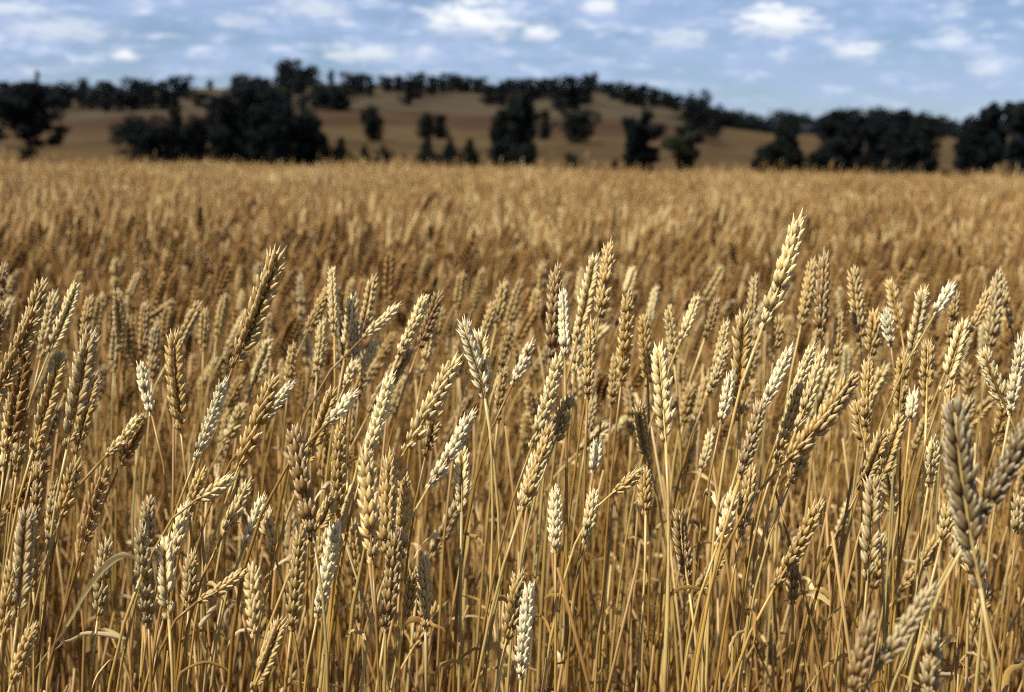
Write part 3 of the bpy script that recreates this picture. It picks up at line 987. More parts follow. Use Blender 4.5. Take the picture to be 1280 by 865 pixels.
# ------------------------------------------------------------------ the stalks one can pick out in the photograph
# tip x, tip y, base x, base y (photo pixels), tone, D (m), view: f = both rows show, s = one row faces us, h = half; bend; label for landmarks
EARS = [
    (1000, 268, 952, 412, 'c', 1.12, 's', .05, 'tall cream ear standing highest of all above the field'),
    (348, 316, 291, 460, 't', 1.12, 'f', .03, 'tan ear on a long bare stem, leaning over the open wheat'),
    (578, 402, 606, 498, 'w', 1.12, 'f', .04, 'pale ear tilting back over the bare upright stem'),
    (599, 414, 609, 500, 'c', 1.14, 'f', .0, None),
    (489, 466, 456, 580, 'c', 1.08, 's', .02, 'big cream ear with stubby awns above the dark brown cluster'),
    (571, 446, 505, 566, 'c', 1.14, 'h', .03, 'long cream ear leaning over with spiky underside spikelets'),
    (590, 514, 534, 612, 'w', 1.08, 's', .05, 'pale ear leaning away from the bare stem with awned tip'),
    (823, 432, 832, 552, 'c', 1.13, 'f', .0, 'upright cream ear with a wide herringbone front on a straight stem'),
    (930, 392, 924, 526, 't', 1.15, 'f', -.02, 'upright tan ear beside the bright white one'),
    (914, 464, 901, 530, 'w', 1.14, 's', .02, 'short bright white ear half hidden by an upright tan ear'),
    (1068, 464, 978, 580, 't', 1.10, 'h', .09, 'long tan ear bowing far over from a slanting stem'),
    (988, 432, 952, 512, 'w', 1.10, 's', .03, 'glaring white ear in the crowded tuft of ears'),
    (1016, 430, 982, 520, 'c', 1.17, 's', .02, None),
    (1030, 436, 994, 540, 'c', 1.12, 's', .03, None),
    (1000, 478, 968, 580, 't', 1.13, 's', .02, None),
    (1018, 520, 985, 610, 't', 1.16, 'h', .04, None),
    (952, 498, 924, 600, 'g', 1.06, 's', .03, None),
    (940, 580, 926, 668, 't', 1.10, 's', .02, None),
    (918, 608, 896, 684, 'c', 1.08, 's', .06, None),
    (1024, 628, 966, 738, 't', 1.07, 's', .04, 'golden tan ear leaning over alone below the crowded tuft'),
    (112, 416, 84, 560, 'g', 1.10, 'f', .03, 'tall herringbone ear with pale edged spikelets in the dense group at one side'),
    (118, 466, 94, 568, 't', 1.12, 'f', .02, None),
    (75, 440, 42, 560, 't', 1.14, 'f', .03, None),
    (55, 348, 22, 440, 't', 1.18, 'h', .03, None),
    (44, 388, -8, 500, 't', 1.12, 'f', .04, None),
    (68, 366, 50, 450, 'c', 1.45, 'h', .02, None),
    (96, 354, 62, 440, 'c', 1.32, 'f', .04, None),
    (113, 370, 104, 430, 't', 1.55, 'h', .0, None),
    (16, 490, 4, 590, 'c', 1.22, 's', .0, None),
    (30, 500, 20, 596, 'g', 1.20, 's', .02, None),
    (60, 500, 40, 590, 't', 1.25, 'h', .02, None),
    (175, 453, 190, 520, 'w', 1.20, 's', -.04, 'white ear tilting back on a long straight stem'),
    (218, 416, 226, 538, 't', 1.18, 'f', -.03, 'narrow tan ear seen edge on, beside the white tilting ear'),
    (250, 376, 216, 440, 't', 1.6, 'h', .05, None),
    (280, 474, 243, 578, 'w', 1.07, 's', .04, 'bright cream ear below the long bare leaning stem'),
    (195, 405, 190, 478, 'g', 1.6, 'h', .0, None),
    (146, 400, 142, 466, 'g', 1.75, 'h', .0, None),
    (182, 378, 178, 448, 'b', 1.7, 'h', .0, None),
    (256, 386, 254, 440, 't', 1.7, 'h', .0, None),
    (175, 518, 132, 570, 'c', 1.30, 's', .10, 'slim cream ear nodding alone over a shadowed gap'),
    (96, 573, 74, 652, 't', 1.08, 'h', .04, None),
    (49, 578, 44, 650, 'b', 1.12, 's', .0, None),
    (33, 636, 22, 770, 'g', 1.02, 'f', .02, 'large greyish ear low down by the frame edge'),
    (40, 640, 42, 740, 't', 1.10, 's', .0, None),
    (20, 700, 2, 800, 't', 1.03, 'h', .0, None),
    (42, 780, 14, 856, 't', 1.0, 's', .02, None),
    (289, 594, 246, 624, 'c', 1.06, 's', .12, None),
    (253, 586, 230, 652, 't', 1.10, 's', .03, None),
    (232, 628, 215, 700, 'c', 1.08, 's', .02, None),
    (311, 600, 279, 668, 'c', 1.14, 's', .05, None),
    (343, 470, 296, 590, 't', 1.20, 'h', .03, None),
    (366, 476, 324, 530, 'w', 1.24, 's', .05, 'chalk white ear leaning over close behind a tan one'),
    (340, 476, 316, 540, 't', 1.25, 'f', .02, None),
    (328, 620, 305, 684, 'w', 1.15, 's', .05, 'dazzling small white ear on a thin stem beside a cream one'),
    (334, 636, 342, 690, 'c', 1.17, 'h', -.1, None),
    (186, 620, 184, 690, 'g', 1.30, 'h', .0, None),
    (133, 674, 122, 776, 'g', 1.06, 'h', .02, None),
    (176, 660, 186, 786, 'g', 1.04, 's', .0, 'pale greyish ear standing straight under the arched dry leaf'),
    (206, 672, 211, 774, 'c', 1.03, 'f', -.02, 'sharp cream herringbone ear next to the arched dry leaf'),
    (240, 690, 236, 760, 'g', 1.16, 'h', .0, None),
    (306, 710, 247, 752, 't', 1.06, 's', .12, 'small tan ear nodding sideways low down on a curved stem'),
    (415, 334, 418, 420, 'c', 1.38, 's', .0, 'upright pale ear topping the blurred cluster'),
    (411, 356, 382, 420, 't', 1.5, 'h', .04, None),
    (467, 344, 452, 420, 't', 1.42, 'h', .02, None),
    (441, 370, 430, 452, 'c', 1.38, 'h', .03, None),
    (404, 400, 396, 470, 'c', 1.45, 's', .0, None),
    (448, 400, 442, 470, 'g', 1.4, 's', .0, None),
    (498, 380, 454, 422, 'c', 1.36, 's', .06, 'slim cream ear laid almost flat against the blurred wheat'),
    (532, 368, 496, 450, 'c', 1.26, 's', .03, 'cream ear leaning over a curved stem, its tip awned'),
    (549, 366, 522, 440, 'b', 1.45, 'h', .03, None),
    (470, 424, 450, 470, 'c', 1.4, 's', .03, None),
    (443, 488, 406, 532, 'w', 1.12, 's', .10, 'thin white ear arching over the brown herringbone one'),
    (416, 487, 382, 582, 't', 1.14, 'f', .03, None),
    (445, 450, 430, 486, 'c', 1.35, 's', .05, None),
    (366, 430, 360, 486, 't', 1.5, 's', .0, None),
    (405, 430, 390, 478, 'g', 1.5, 's', .03, None),
    (455, 440, 448, 500, 't', 1.5, 's', .0, None),
    (426, 528, 421, 648, 't', 1.10, 's', .0, 'upright tan ear seen face on between white and dark ears'),
    (366, 532, 392, 676, 'b', 1.04, 's', -.02, 'large dark brown ear, the darkest of its group'),
    (417, 620, 393, 664, 't', 1.08, 'f', .06, None),
    (456, 560, 466, 706, 't', 1.05, 's', .0, 'brown ear at one side of the close dark cluster'),
    (486, 566, 484, 700, 't', 1.07, 's', .0, None),
    (506, 586, 500, 706, 't', 1.09, 's', .0, None),
    (496, 660, 481, 792, 'b', 1.04, 's', .02, 'lowest dark brown ear of the close dark cluster'),
    (530, 694, 532, 790, 't', 1.08, 's', .0, None),
    (518, 712, 506, 776, 't', 1.12, 's', .02, None),
    (578, 558, 577, 640, 'c', 1.15, 'f', .0, None),
    (550, 480, 532, 570, 't', 1.22, 'f', .03, None),
    (420, 654, 396, 774, 'w', 1.06, 's', .02, 'pale ear with long spikelets below the dark brown ears'),
    (376, 658, 364, 790, 't', 1.03, 's', .02, None),
    (352, 774, 316, 862, 't', 1.0, 'f', .02, None),
    (618, 376, 596, 440, 't', 1.6, 'h', .03, None),
    (640, 405, 622, 470, 't', 1.7, 's', .03, None),
    (650, 714, 632, 806, 't', 1.06, 'h', .02, None),
    (695, 334, 689, 456, 'b', 1.28, 's', .0, 'dark brown ear standing beside a bright white one'),
    (704, 362, 706, 450, 'w', 1.22, 's', .0, 'upright bright white ear against a dark brown one'),
    (744, 320, 722, 420, 'c', 1.34, 'f', .03, None),
    (761, 304, 748, 404, 't', 1.26, 'h', .03, 'tall tan ear with a pale tip, overlapping a cream one'),
    (738, 402, 734, 500, 't', 1.22, 's', .0, None),
    (724, 396, 718, 470, 'c', 1.4, 's', .0, None),
    (784, 368, 776, 484, 't', 1.30, 's', .03, None),
    (805, 394, 810, 484, 't', 1.4, 'h', .0, None),
    (835, 382, 843, 456, 'c', 1.42, 's', .0, None),
    (871, 370, 850, 428, 'c', 1.40, 's', .05, None),
    (896, 374, 880, 426, 't', 1.6, 's', .05, None),
    (908, 400, 890, 470, 'c', 1.42, 's', .05, None),
    (908, 430, 884, 496, 'c', 1.40, 's', .05, None),
    (664, 426, 640, 482, 'w', 1.26, 's', .06, 'small white ear leaning over near the brown and white pair'),
    (700, 440, 664, 560, 'c', 1.10, 's', .05, 'long cream ear running down into a brown one'),
    (688, 530, 652, 640, 't', 1.07, 's', .03, None),
    (712, 494, 692, 556, 't', 1.12, 'f', .05, None),
    (672, 560, 650, 640, 'c', 1.12, 's', .03, None),
    (944, 344, 938, 412, 't', 1.5, 's', .0, None),
    (748, 552, 741, 592, 'w', 1.22, 's', .0, 'very short bright white ear on its own straight stem'),
    (742, 612, 730, 680, 'c', 1.14, 's', .03, None),
    (693, 607, 694, 692, 'w', 1.10, 's', .0, 'slim white ear standing upright over a gold stem'),
    (799, 586, 766, 616, 't', 1.16, 's', .14, 'small tan ear nodding from a strongly curved stem'),
    (799, 504, 813, 586, 't', 1.28, 'f', -.05, None),
    (806, 586, 807, 644, 't', 1.22, 'h', .0, None),
    (849, 638, 860, 730, 'b', 1.12, 'f', -.03, 'lone upright brown herringbone ear low among bare stems'),
    (743, 494, 733, 550, 'g', 1.5, 's', .0, None),
    (661, 730, 651, 850, 'w', 1.04, 's', .0, 'pale ear lowest of all, rising by the frame bottom'),
    (1015, 324, 1000, 412, 't', 1.5, 'h', .04, None),
    (1030, 318, 1025, 430, 'b', 1.38, 's', .0, 'dark brown ear standing past the highest cream ear'),
    (1066, 334, 1076, 428, 't', 1.42, 'h', .0, None),
    (1112, 350, 1126, 412, 't', 1.45, 'f', .0, None),
    (1106, 386, 1114, 434, 'w', 1.30, 's', .0, 'short white ear upright among tan ears'),
    (1093, 388, 1088, 450, 't', 1.35, 'h', .04, None),
    (1155, 361, 1138, 450, 'c', 1.28, 'f', .02, None),
    (1191, 353, 1168, 394, 'w', 1.24, 's', .04, 'white topped ear leaning on a thin stem above the tan ears'),
    (1195, 368, 1187, 436, 't', 1.40, 's', .0, None),
    (1206, 398, 1178, 490, 'c', 1.22, 'f', .03, None),
    (1236, 360, 1208, 420, 't', 1.42, 's', .08, None),
    (1247, 338, 1236, 440, 'g', 1.48, 'h', .02, None),
    (1252, 346, 1264, 410, 't', 1.5, 'h', -.06, None),
    (1278, 420, 1262, 520, 'w', 1.06, 's', .02, 'thick white ear cut off by the frame edge'),
    (1229, 437, 1258, 510, 'c', 1.18, 'f', -.04, None),
    (1160, 426, 1158, 510, 't', 1.26, 'f', .0, None),
    (1130, 440, 1124, 520, 't', 1.28, 'h', .0, None),
    (1085, 448, 1082, 540, 't', 1.22, 's', .0, None),
    (1070, 500, 1082, 560, 't', 1.25, 'f', -.03, None),
    (1142, 488, 1138, 528, 'w', 1.2, 's', .0, 'stubby white ear with a thread thin stem'),
    (1104, 540, 1074, 612, 't', 1.10, 'f', .05, None),
    (1126, 518, 1096, 606, 't', 1.12, 'f', .04, 'tan ear with pale ribs leaning over a slender pale stem'),
    (1092, 596, 1084, 724, 'g', 1.06, 'f', .02, 'greyish herringbone ear hanging below two leaning tan ears'),
    (1168, 545, 1160, 610, 'c', 1.22, 's', .03, None),
    (1190, 470, 1180, 540, 't', 1.25, 's', .03, None),
    (1192, 500, 1226, 735, 'd', 0.80, 'f', -.03, 'biggest out of focus greyish ear close to the lens'),
    (1292, 515, 1222, 650, 'd', 0.82, 's', .05, 'fat brown out of focus ear leaning out of the frame edge'),
    (1164, 732, 1096, 836, 'g', 0.80, 's', .03, 'out of focus pale ear leaning over low by the corner'),
    (1166, 790, 1160, 880, 'g', 0.84, 's', .0, None),
    (1088, 768, 1064, 870, 'b', 0.80, 's', .02, 'dim blurred brown ear beside the low leaning pale ear'),
    (1186, 622, 1176, 680, 't', 1.02, 's', .05, None),
    (1276, 616, 1270, 668, 'g', 0.98, 's', .0, None),
    (990, 698, 991, 756, 'b', 1.14, 's', .0, None),
    (1210, 660, 1190, 700, 'g', .9, 's', .05, None),
    (868, 520, 858, 590, 'c', 1.45, 's', .03, None),
    (890, 536, 876, 590, 'c', 1.40, 's', .03, None),
    (770, 440, 764, 510, 't', 1.5, 's', .0, None),
    (1050, 390, 1044, 460, 't', 1.55, 's', .0, None),
    (975, 395, 968, 440, 't', 1.5, 'h', .0, None),
    (630, 460, 622, 530, 't', 1.4, 's', .0, None),
    (540, 400, 528, 470, 't', 1.55, 's', .02, None),
    (0, 380, -8, 470, 'b', 1.3, 's', .0, None),
    (5, 330, 0, 375, 'b', 1.5, 's', .0, None),
    (70, 600, 60, 680, 'g', 1.2, 's', .0, None),
]

SANG = {'f': 0.0, 's': math.pi / 2, 'h': math.pi / 4}
rnd = random.Random(3)
for (tx, ty, bx, by, tone, D, vw, bend, lab) in EARS:
    D = D + rnd.uniform(-.015, .015)
    td = rnd.uniform(-0.10, 0.14)
    L = math.hypot(tx - bx, ty - by) / FP * D
    tip, base = unproj(tx, ty, D + td * L), unproj(bx, by, D - td * L)
    big = min(1.12, max(0.78, L / 0.085)) * rnd.uniform(.98, 1.1)
    make_stalk(tip, base, tone, SANG[vw] + rnd.uniform(-.3, .3), rnd, D, bend, label=lab, hand=True, big=big)

# the straw with the arched dry leaf, bare of an ear
b = unproj(178, 716, 1.02); t = unproj(185, 700, 1.02)
leafpts = [unproj(x, y, d) for x, y, d in ((44, 836, 1.05), (60, 815, 1.045), (77, 793, 1.04), (90, 772, 1.03), (102, 749, 1.02), (114, 730, 1.015), (127, 714, 1.01), (138, 703, 1.005), (147, 697, 1.0), (156, 694, .995), (165, 696, .995), (171, 703, 1.0), (173, 713, 1.0))]
make_stalk(t, b, 't', 0, rnd, 1.02, 0, ear=False, n_leaf=0, leaf=leafpts, label='bare bent straw with a long arched dry leaf')

# further stalks standing among and behind those, up to about 300 in all
n_auto = 0
tries = 0
taken = [(p['px'], p['py']) for p in PLANTS]
TARGET_N = 296
while len(PLANTS) < TARGET_N and tries < 20000:
    tries += 1
    D = math.sqrt(rnd.uniform(1.3 ** 2, 2.5 ** 2))
    px = rnd.uniform(-30, 1310)
    zt = rnd.gauss(0.79 if D > 1.4 else 0.70, 0.06)
    py = 432.5
    tip = unproj(px, 300, D); tip.z = zt
    ppx, ppy, _ = proj(tip)
    if D < 1.4 and ppy < 480: continue
    if ppy < 315 + (2.5 - D) * 40 or ppy > 850: continue
    if ppy > 520 and rnd.random() < .6: continue
    if 95 < ppx < 275 and 400 < ppy < 680 and D < 2.1: continue
    if 610 < ppx < 830 and ppy > 540: continue
    if any(abs(ppx - a) < 15 and abs(ppy + 30 - b) < 28 for a, b in taken): continue
    lean = rnd.gauss(0.26, 0.22)
    L = rnd.uniform(0.05, 0.085)
    e = Vector((math.sin(lean), rnd.gauss(0, .22), math.cos(lean))).normalized()
    base = tip - e * L
    tone = rnd.choice('cctttttbg' if D > 1.3 else 'cttttbbg')
    make_stalk(tip, base, tone, rnd.uniform(0, 3.14), rnd, D, rnd.uniform(0, .07), big=rnd.uniform(.85, 1.1))
    taken.append((ppx, ppy + 30))


# labels: landmarks have their own; every other stalk is told by the landmark nearest to it
def short(lab):
    return lab


SHORT = {0: 'highest cream ear'}
marks = [p for p in PLANTS if p['label']]
SHORTS = {
    'tall cream ear standing highest': 'highest cream ear', 'tan ear on a long': 'long bare stem ear', 'pale ear tilting back over': 'pale back-tilted ear',
    'big cream ear with': 'big cream stubby-awned ear', 'long cream ear leaning': 'spiky cream leaning ear', 'pale ear leaning away': 'pale awned leaning ear',
    'upright cream ear with': 'wide cream herringbone ear', 'upright tan ear beside': 'upright tan ear', 'short bright white ear half': 'half-hidden white ear',
    'long tan ear bowing': 'long bowing tan ear', 'glaring white': 'glaring white tuft ear', 'golden tan': 'lone golden leaning ear', 'tall herringbone ear': 'pale-edged herringbone ear',
    'white ear tilting': 'white tilting ear', 'narrow tan': 'narrow edge-on tan ear', 'bright cream ear below': 'bright cream ear', 'slim cream ear nodding': 'slim nodding cream ear',
    'large greyish': 'large low greyish ear', 'chalk white': 'chalk white ear', 'dazzling': 'dazzling small white ear', 'pale greyish': 'straight pale greyish ear',
    'sharp cream': 'sharp cream herringbone ear', 'small tan ear nodding sideways': 'sideways nodding tan ear', 'upright pale ear topping': 'cluster topping ear',
    'slim cream ear laid': 'flat-laid cream ear', 'cream ear leaning over a curved': 'curved stem cream ear', 'thin white': 'thin arching white ear',
    'upright tan ear seen face': 'face-on tan ear', 'large dark brown': 'darkest brown ear', 'brown ear at one': 'brown cluster ear', 'lowest dark': 'lowest dark cluster ear',
    'pale ear with long': 'pale long-spikeleted ear', 'dark brown ear standing beside': 'dark pair ear', 'upright bright white': 'white pair ear',
    'tall tan ear with': 'pale-tipped tall tan ear', 'small white ear leaning': 'small leaning white ear', 'long cream ear running': 'long cream ear', 'very short bright': 'very short white ear',
    'slim white': 'slim upright white ear', 'small tan ear nodding from': 'curved stem nodding ear', 'lone upright brown': 'lone brown herringbone ear', 'pale ear lowest': 'lowest pale ear',
    'dark brown ear standing past': 'tall dark ear', 'short white ear upright': 'short upright white ear', 'white topped': 'white topped ear', 'thick white': 'thick white frame-edge ear',
    'stubby white': 'stubby white ear', 'tan ear with pale': 'pale-ribbed tan ear', 'greyish herringbone': 'greyish herringbone ear', 'biggest out': 'biggest blurred ear',
    'fat brown': 'fat blurred brown ear', 'out of focus pale': 'blurred pale corner ear', 'dim blurred': 'dim blurred ear', 'bare bent': 'arched dry leaf'}
for p in marks:
    p['short'] = next(v for k, v in SHORTS.items() if p['label'].startswith(k))
rest = [p for p in PLANTS if not p['label']]
bins = {}
for p in rest:
    m = min(marks, key=lambda q: math.hypot(q['px'] - p['px'], q['py'] - p['py']))
    dx, dy = p['px'] - m['px'], p['py'] - m['py']
    if abs(dx) > abs(dy) * 1.2:
        w = 'right of' if dx > 0 else 'left of'
    else:
        w = 'below' if dy > 0 else 'above'
    bins.setdefault((m['short'], w), []).append((math.hypot(dx, dy), p))
for (sh, w), v in bins.items():
    v.sort(key=lambda x: x[0])
    for i, (_, p) in enumerate(v):
        pose = 'upright' if abs(p['lean']) < 9 else ('leaning' if abs(p['lean']) < 38 else 'nodding')
        blur = 'blurred ' if p['D'] > 1.38 or p['D'] < .92 else ''
        near = 'nearest' if i == 0 else ORD[i] + ' nearest'
        p['label'] = f"{blur}{TONE_WORD[p['tone']]} {pose} ear, {near} {w} the {sh}"
for p in PLANTS:
    lab = p['label']
    if 'ear' in lab and 'stalk' not in lab and not lab.startswith('bare'):
        lab = ('wheat stalk with ' + lab) if len(lab.replace('-', ' ').split()) <= 13 else lab
    tag(p['root'], lab, 'wheat stalk', 'wheat stalks in the front of the field')


# ------------------------------------------------------------------ the rest of the wheat as a mass
def add_simple_stalk(g, ground, h, lean_az, lean, rnd, lod):
    """One stalk into Geo g. lod 0 near, 1 middle, 2 far."""
    k = min(1, max(0, rnd.gauss(0.58, 0.28)))
    L = rnd.uniform(0.055, 0.09) if lod == 0 else rnd.uniform(0.075, 0.115)
    ea = lean + rnd.gauss(0.12, 0.18)
    d = np.array([math.cos(lean_az), math.sin(lean_az), 0])
    e = d * math.sin(ea) + np.array([0, 0, math.cos(ea)])
    base = ground + d * math.sin(lean) * h * 0.55 + np.array([0, 0, h - L * math.cos(ea)])
    n = (9, 5, 3)[lod]
    P = bezier(ground, ground + np.array([0, 0, h * .4]), base - e * 0.2 * h, base, n)
    sk = min(1, max(0, rnd.gauss(0.42, 0.16)))
    if lod == 2:
        tube(g, P, 0.0022, 3, t=np.linspace(0, 1, n), k=sk, cap=False)
        R = np.array(Vector(e).to_track_quat('Z', 'Y').to_matrix()) @ rotm('Z', rnd.uniform(0, 6))
        teardrop(g, L * 1.25, 0.015, 0.012, [(0, .3), (.35, 1), (.75, .75)], 4, (R, base), t0=.5, t1=1, k=k)
    else:
        tube(g, P, np.linspace(0.0017, 0.0011, n), (5, 3)[lod], t=np.linspace(0, 1, n), k=sk, cap=False)
        tip = base + e * L
        uu = np.linspace(0, 1, 8)[:, None]
        mid = (base + tip) / 2 + np.array([0, 0, L * rnd.uniform(0, .08)])
        PE = (1 - uu) ** 2 * base + 2 * uu * (1 - uu) * mid + uu ** 2 * tip
        a = rnd.uniform(0, 6.28)
        s0 = np.array([math.cos(a), math.sin(a), 0.05])
        ns = max(8, int(L / (0.0044 if lod == 0 else 0.0056)))
        for (p, R, s) in ear_layout(PE, s0, ns, rnd, 1.0 if lod == 0 else 1.18):
            s *= 1.1
            kk = min(1, max(0, k + rnd.gauss(0, .07)))
            if lod == 0:
                for q in SPK_LO[rnd.randrange(3)]:
                    g.add(q[0] @ (R * s).T + p, q[1], q[2] * .6 + .4, kk)
                    g.f.append(q[3] + g.n - len(q[0]))
            else:
                teardrop(g, 0.0120 * s, 0.0074 * s, 0.0050 * s, [(0, .35), (.55, 1)], 4, (R, p), t0=.4, t1=1, k=kk)
    if lod < 2 and rnd.random() < (.6 if lod == 0 else .4):
        u = rnd.uniform(.4, .85)
        st = P[min(n - 2, int(u * (n - 1)))]
        pts = droop_leaf(st, rnd.uniform(0, 6.28), rnd.uniform(.05, .14), rnd.uniform(.4, 1.2), rnd.uniform(.7, 1.4), 6 if lod == 0 else 4)
        n0 = len(g.k)
        leaf_geo(pts, rnd.uniform(.004, .008), g)
        g.k[-1][:] = min(1, max(0, rnd.gauss(.62, .2)))


SPK_LO = []
for i in range(3):
    gg = spikelet_simple(i)
    parts = []
    vs, fs, ts = gg.v, gg.f, gg.t
    off = 0
    for j in range(3):
        q, tr = fs[2 * j] - off, fs[2 * j + 1] - off
        parts.append((vs[j], q, ts[j], tr))
        off += len(vs[j])
    SPK_LO.append(parts)

SRC = {}


def make_sources():
    rr = random.Random(21)
    near = bpy.data.collections.new('near_source')
    for i in range(14):
        g = Geo()
        add_simple_stalk(g, np.zeros(3), rr.gauss(0.86, 0.02), rr.gauss(0.1, .7), abs(rr.gauss(.10, .07)), rr, 0)
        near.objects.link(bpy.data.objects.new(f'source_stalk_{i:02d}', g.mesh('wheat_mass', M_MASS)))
    mid = bpy.data.collections.new('mid_source')
    for i in range(7):
        g = Geo()
        for q in range(95):
            add_simple_stalk(g, np.array([rr.uniform(-.25, .25), rr.uniform(-.25, .25), 0]), rr.gauss(0.85, 0.055), rr.gauss(0.1, .7), abs(rr.gauss(.12, .08)), rr, 1)
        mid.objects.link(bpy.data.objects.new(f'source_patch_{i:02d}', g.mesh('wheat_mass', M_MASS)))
    far = bpy.data.collections.new('far_source')
    for i in range(5):
        g = Geo()
        for q in range(560):
            add_simple_stalk(g, np.array([rr.uniform(-.75, .75), rr.uniform(-.75, .75), 0]), rr.gauss(0.85, 0.10), rr.gauss(0.1, .7), abs(rr.gauss(.14, .09)), rr, 2)
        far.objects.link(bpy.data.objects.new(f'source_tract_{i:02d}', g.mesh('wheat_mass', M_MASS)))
    tiller = bpy.data.collections.new('tiller_source')
    for i in range(12):
        g = Geo()
        h = rr.uniform(.55, .80)
        P = bezier(np.zeros(3), np.array([0, 0, h * .4]), np.array([rr.gauss(.02, .03), rr.gauss(0, .03), h * .7]), np.array([rr.gauss(.04, .03), rr.gauss(0, .03), h]), 7)
        tube(g, P, np.linspace(.0021, .0012, 7), 5, t=np.linspace(.1, .9, 7), k=rr.uniform(.36, .78))
        for q in range(rr.choice([0, 0, 1, 1, 2])):
            st = P[rr.randrange(3, 6)]
            leaf_geo(droop_leaf(st, rr.uniform(0, 6.28), rr.uniform(.04, .13), rr.uniform(.3, 1.2), rr.uniform(.6, 1.3), 9), rr.uniform(.003, .0065), g, fold=rr.uniform(.3, .9))
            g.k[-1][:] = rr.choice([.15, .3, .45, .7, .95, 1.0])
        tiller.objects.link(bpy.data.objects.new(f'source_tiller_{i:02d}', g.mesh('wheat_mass', M_MASS)))
    SRC.update(near=near, mid=mid, far=far, tiller=tiller)


make_sources()


def scatter(name, pts, rotz, tilt, scl, idx, coll):
    """One object of kind stuff: a mesh of points that instances the source plants."""
    me = bpy.data.meshes.new(name)
    n = len(pts)
    me.vertices.add(n)
    me.vertices.foreach_set('co', np.asarray(pts, np.float32).ravel())
    a = me.attributes.new('rot', 'FLOAT_VECTOR', 'POINT')
    a.data.foreach_set('vector', np.stack([tilt[0], tilt[1], rotz], 1).astype(np.float32).ravel())
    a = me.attributes.new('scl', 'FLOAT_VECTOR', 'POINT')
    a.data.foreach_set('vector', np.asarray(scl, np.float32).ravel())
    a = me.attributes.new('idx', 'INT', 'POINT')
    a.data.foreach_set('value', np.asarray(idx, np.int32))
    o = link(name, me)
    ng = bpy.data.node_groups.new(name, 'GeometryNodeTree')
    ng.interface.new_socket('Geometry', in_out='INPUT', socket_type='NodeSocketGeometry')
    ng.interface.new_socket('Geometry', in_out='OUTPUT', socket_type='NodeSocketGeometry')
    N, Lk = ng.nodes, ng.links
    gi, go = N.new('NodeGroupInput'), N.new('NodeGroupOutput')
    iop = N.new('GeometryNodeInstanceOnPoints')
    ci = N.new('GeometryNodeCollectionInfo')
    ci.inputs[0].default_value = coll
    ci.inputs['Separate Children'].default_value = True
    ci.inputs['Reset Children'].default_value = True

    def na(nm, t):
        q = N.new('GeometryNodeInputNamedAttribute'); q.data_type = t; q.inputs['Name'].default_value = nm
        return q.outputs[0]
    m2p = N.new('GeometryNodeMeshToPoints')
    Lk.new(gi.outputs[0], m2p.inputs['Mesh'])
    Lk.new(m2p.outputs[0], iop.inputs['Points'])
    Lk.new(ci.outputs[0], iop.inputs['Instance'])
    iop.inputs['Pick Instance'].default_value = True
    Lk.new(na('idx', 'INT'), iop.inputs['Instance Index'])
    er = N.new('FunctionNodeEulerToRotation')
    Lk.new(na('rot', 'FLOAT_VECTOR'), er.inputs[0])
    Lk.new(er.outputs[0], iop.inputs['Rotation'])
    Lk.new(na('scl', 'FLOAT_VECTOR'), iop.inputs['Scale'])
    Lk.new(iop.outputs[0], go.inputs[0])
    md = o.modifiers.new('scatter', 'NODES')
    md.node_group = ng
    tag(o, kind='stuff')
    return o


HALF = 640 / FP


def in_front(x, y, m=0.0):
    return (np.abs(x) < y * HALF + 0.06 + m)


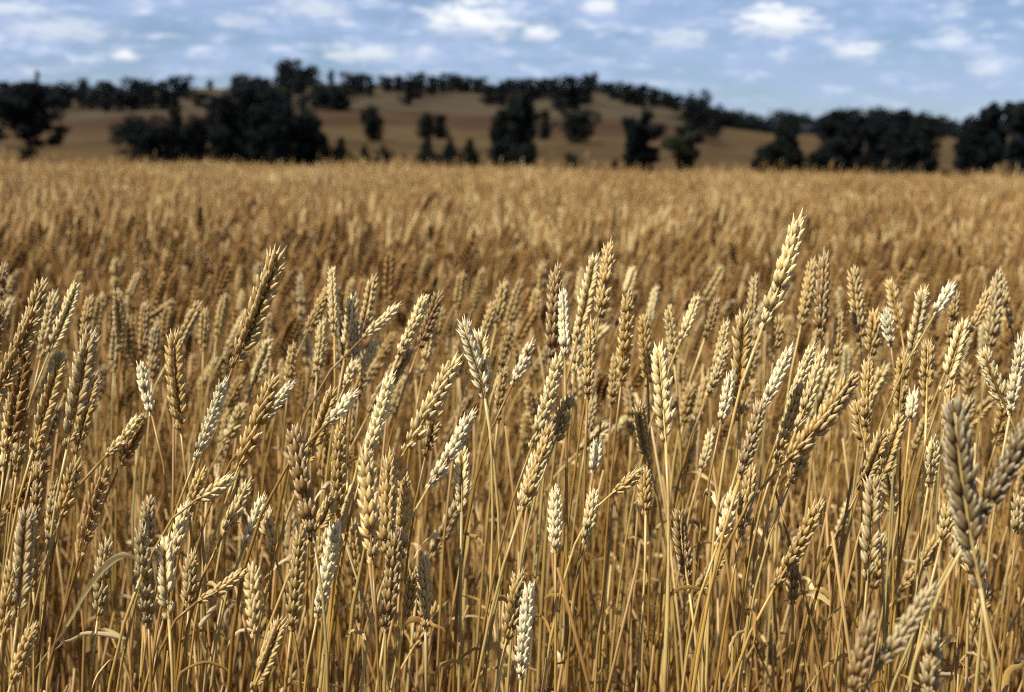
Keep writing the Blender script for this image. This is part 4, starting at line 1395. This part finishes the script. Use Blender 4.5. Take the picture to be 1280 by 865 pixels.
def fill():
    r = np.random.default_rng(77)
    # single stalks, near
    dens = 250
    y0, y1 = 0.35, 4.6
    n = int((y1 - y0) * 2 * 2.6 * dens)
    x, y = r.uniform(-2.6, 2.6, n), r.uniform(y0, y1, n)
    ok = np.abs(x) < y * HALF + 0.75
    ok &= ~(in_front(x, y, 0.02) & (y < 2.1 + r.normal(0, .15, n)))     # the stalks built one by one stand here
    ok &= ~(y < 0.9)
    x, y = x[ok], y[ok]; n = len(x)
    hs = np.clip(r.normal(0, 0.06, n) + np.interp(y, [1.5, 2.6, 4.6], [.95, .89, .905]), .66, 1.1)
    scatter('wheat_crop', np.stack([x, y, np.zeros(n)], 1), r.normal(0, .7, n), (r.normal(0, .05, n), r.normal(.06, .06, n)), np.stack([np.clip(r.normal(1, .06, n), .85, 1.15)] * 2 + [hs], 1), r.integers(0, 14, n), SRC['near'])
    # leafy straw below the ears
    n = 8200
    x, y = r.uniform(-2.4, 2.4, n), r.uniform(1.0, 4.6, n)
    ok = np.abs(x) < y * HALF + 0.5
    x, y = x[ok], y[ok]; n = len(x)
    scatter('straw_undergrowth', np.stack([x, y, np.zeros(n)], 1), r.uniform(-3.14, 3.14, n), (r.normal(0, .06, n), r.normal(.05, .06, n)), np.stack([np.ones(n)] * 2 + [r.uniform(.6, 1.02, n)], 1), r.integers(0, 12, n), SRC['tiller'])
    # patches, middle distance
    P = []
    for yy in np.arange(4.75, 14.6, 0.46):
        for xx in np.arange(-9, 9, 0.46):
            if abs(xx) < yy * HALF + 1.2:
                P.append((xx + r.uniform(-.1, .1), yy + r.uniform(-.1, .1), 0))
    P = np.array(P); n = len(P)
    hs = np.clip(.91 + 0.04 * np.sin(P[:, 0] * 1.1 + P[:, 1] * .6) + r.normal(0, .03, n), .78, 1.05)
    scatter('wheat_crop', P, r.choice([0, math.pi, .4, -.4, 2.8], n) + r.normal(0, .15, n), (np.zeros(n), r.normal(.03, .03, n)), np.stack([np.ones(n)] * 2 + [hs], 1), r.integers(0, 7, n), SRC['mid'])
    # large patches, far
    P = []
    for yy in np.arange(14.9, FIELD_END - 1.2, 1.3):
        for xx in np.arange(-27, 27, 1.3):
            if abs(xx) < yy * HALF + 3.0:
                P.append((xx + r.uniform(-.2, .2), yy + r.uniform(-.2, .2), ground_at(xx, yy)))
    P = np.array(P); n = len(P)
    hs = np.clip(.90 + 0.04 * np.sin(P[:, 0] * .5 + P[:, 1] * .35) + r.normal(0, .075, n), .74, 1.14)
    scatter('wheat_crop', P, r.choice([0, math.pi, .4, -.4, 2.8], n) + r.normal(0, .15, n), (np.zeros(n), r.normal(.03, .03, n)), np.stack([np.ones(n)] * 2 + [hs], 1), r.integers(0, 5, n), SRC['far'])


fill()
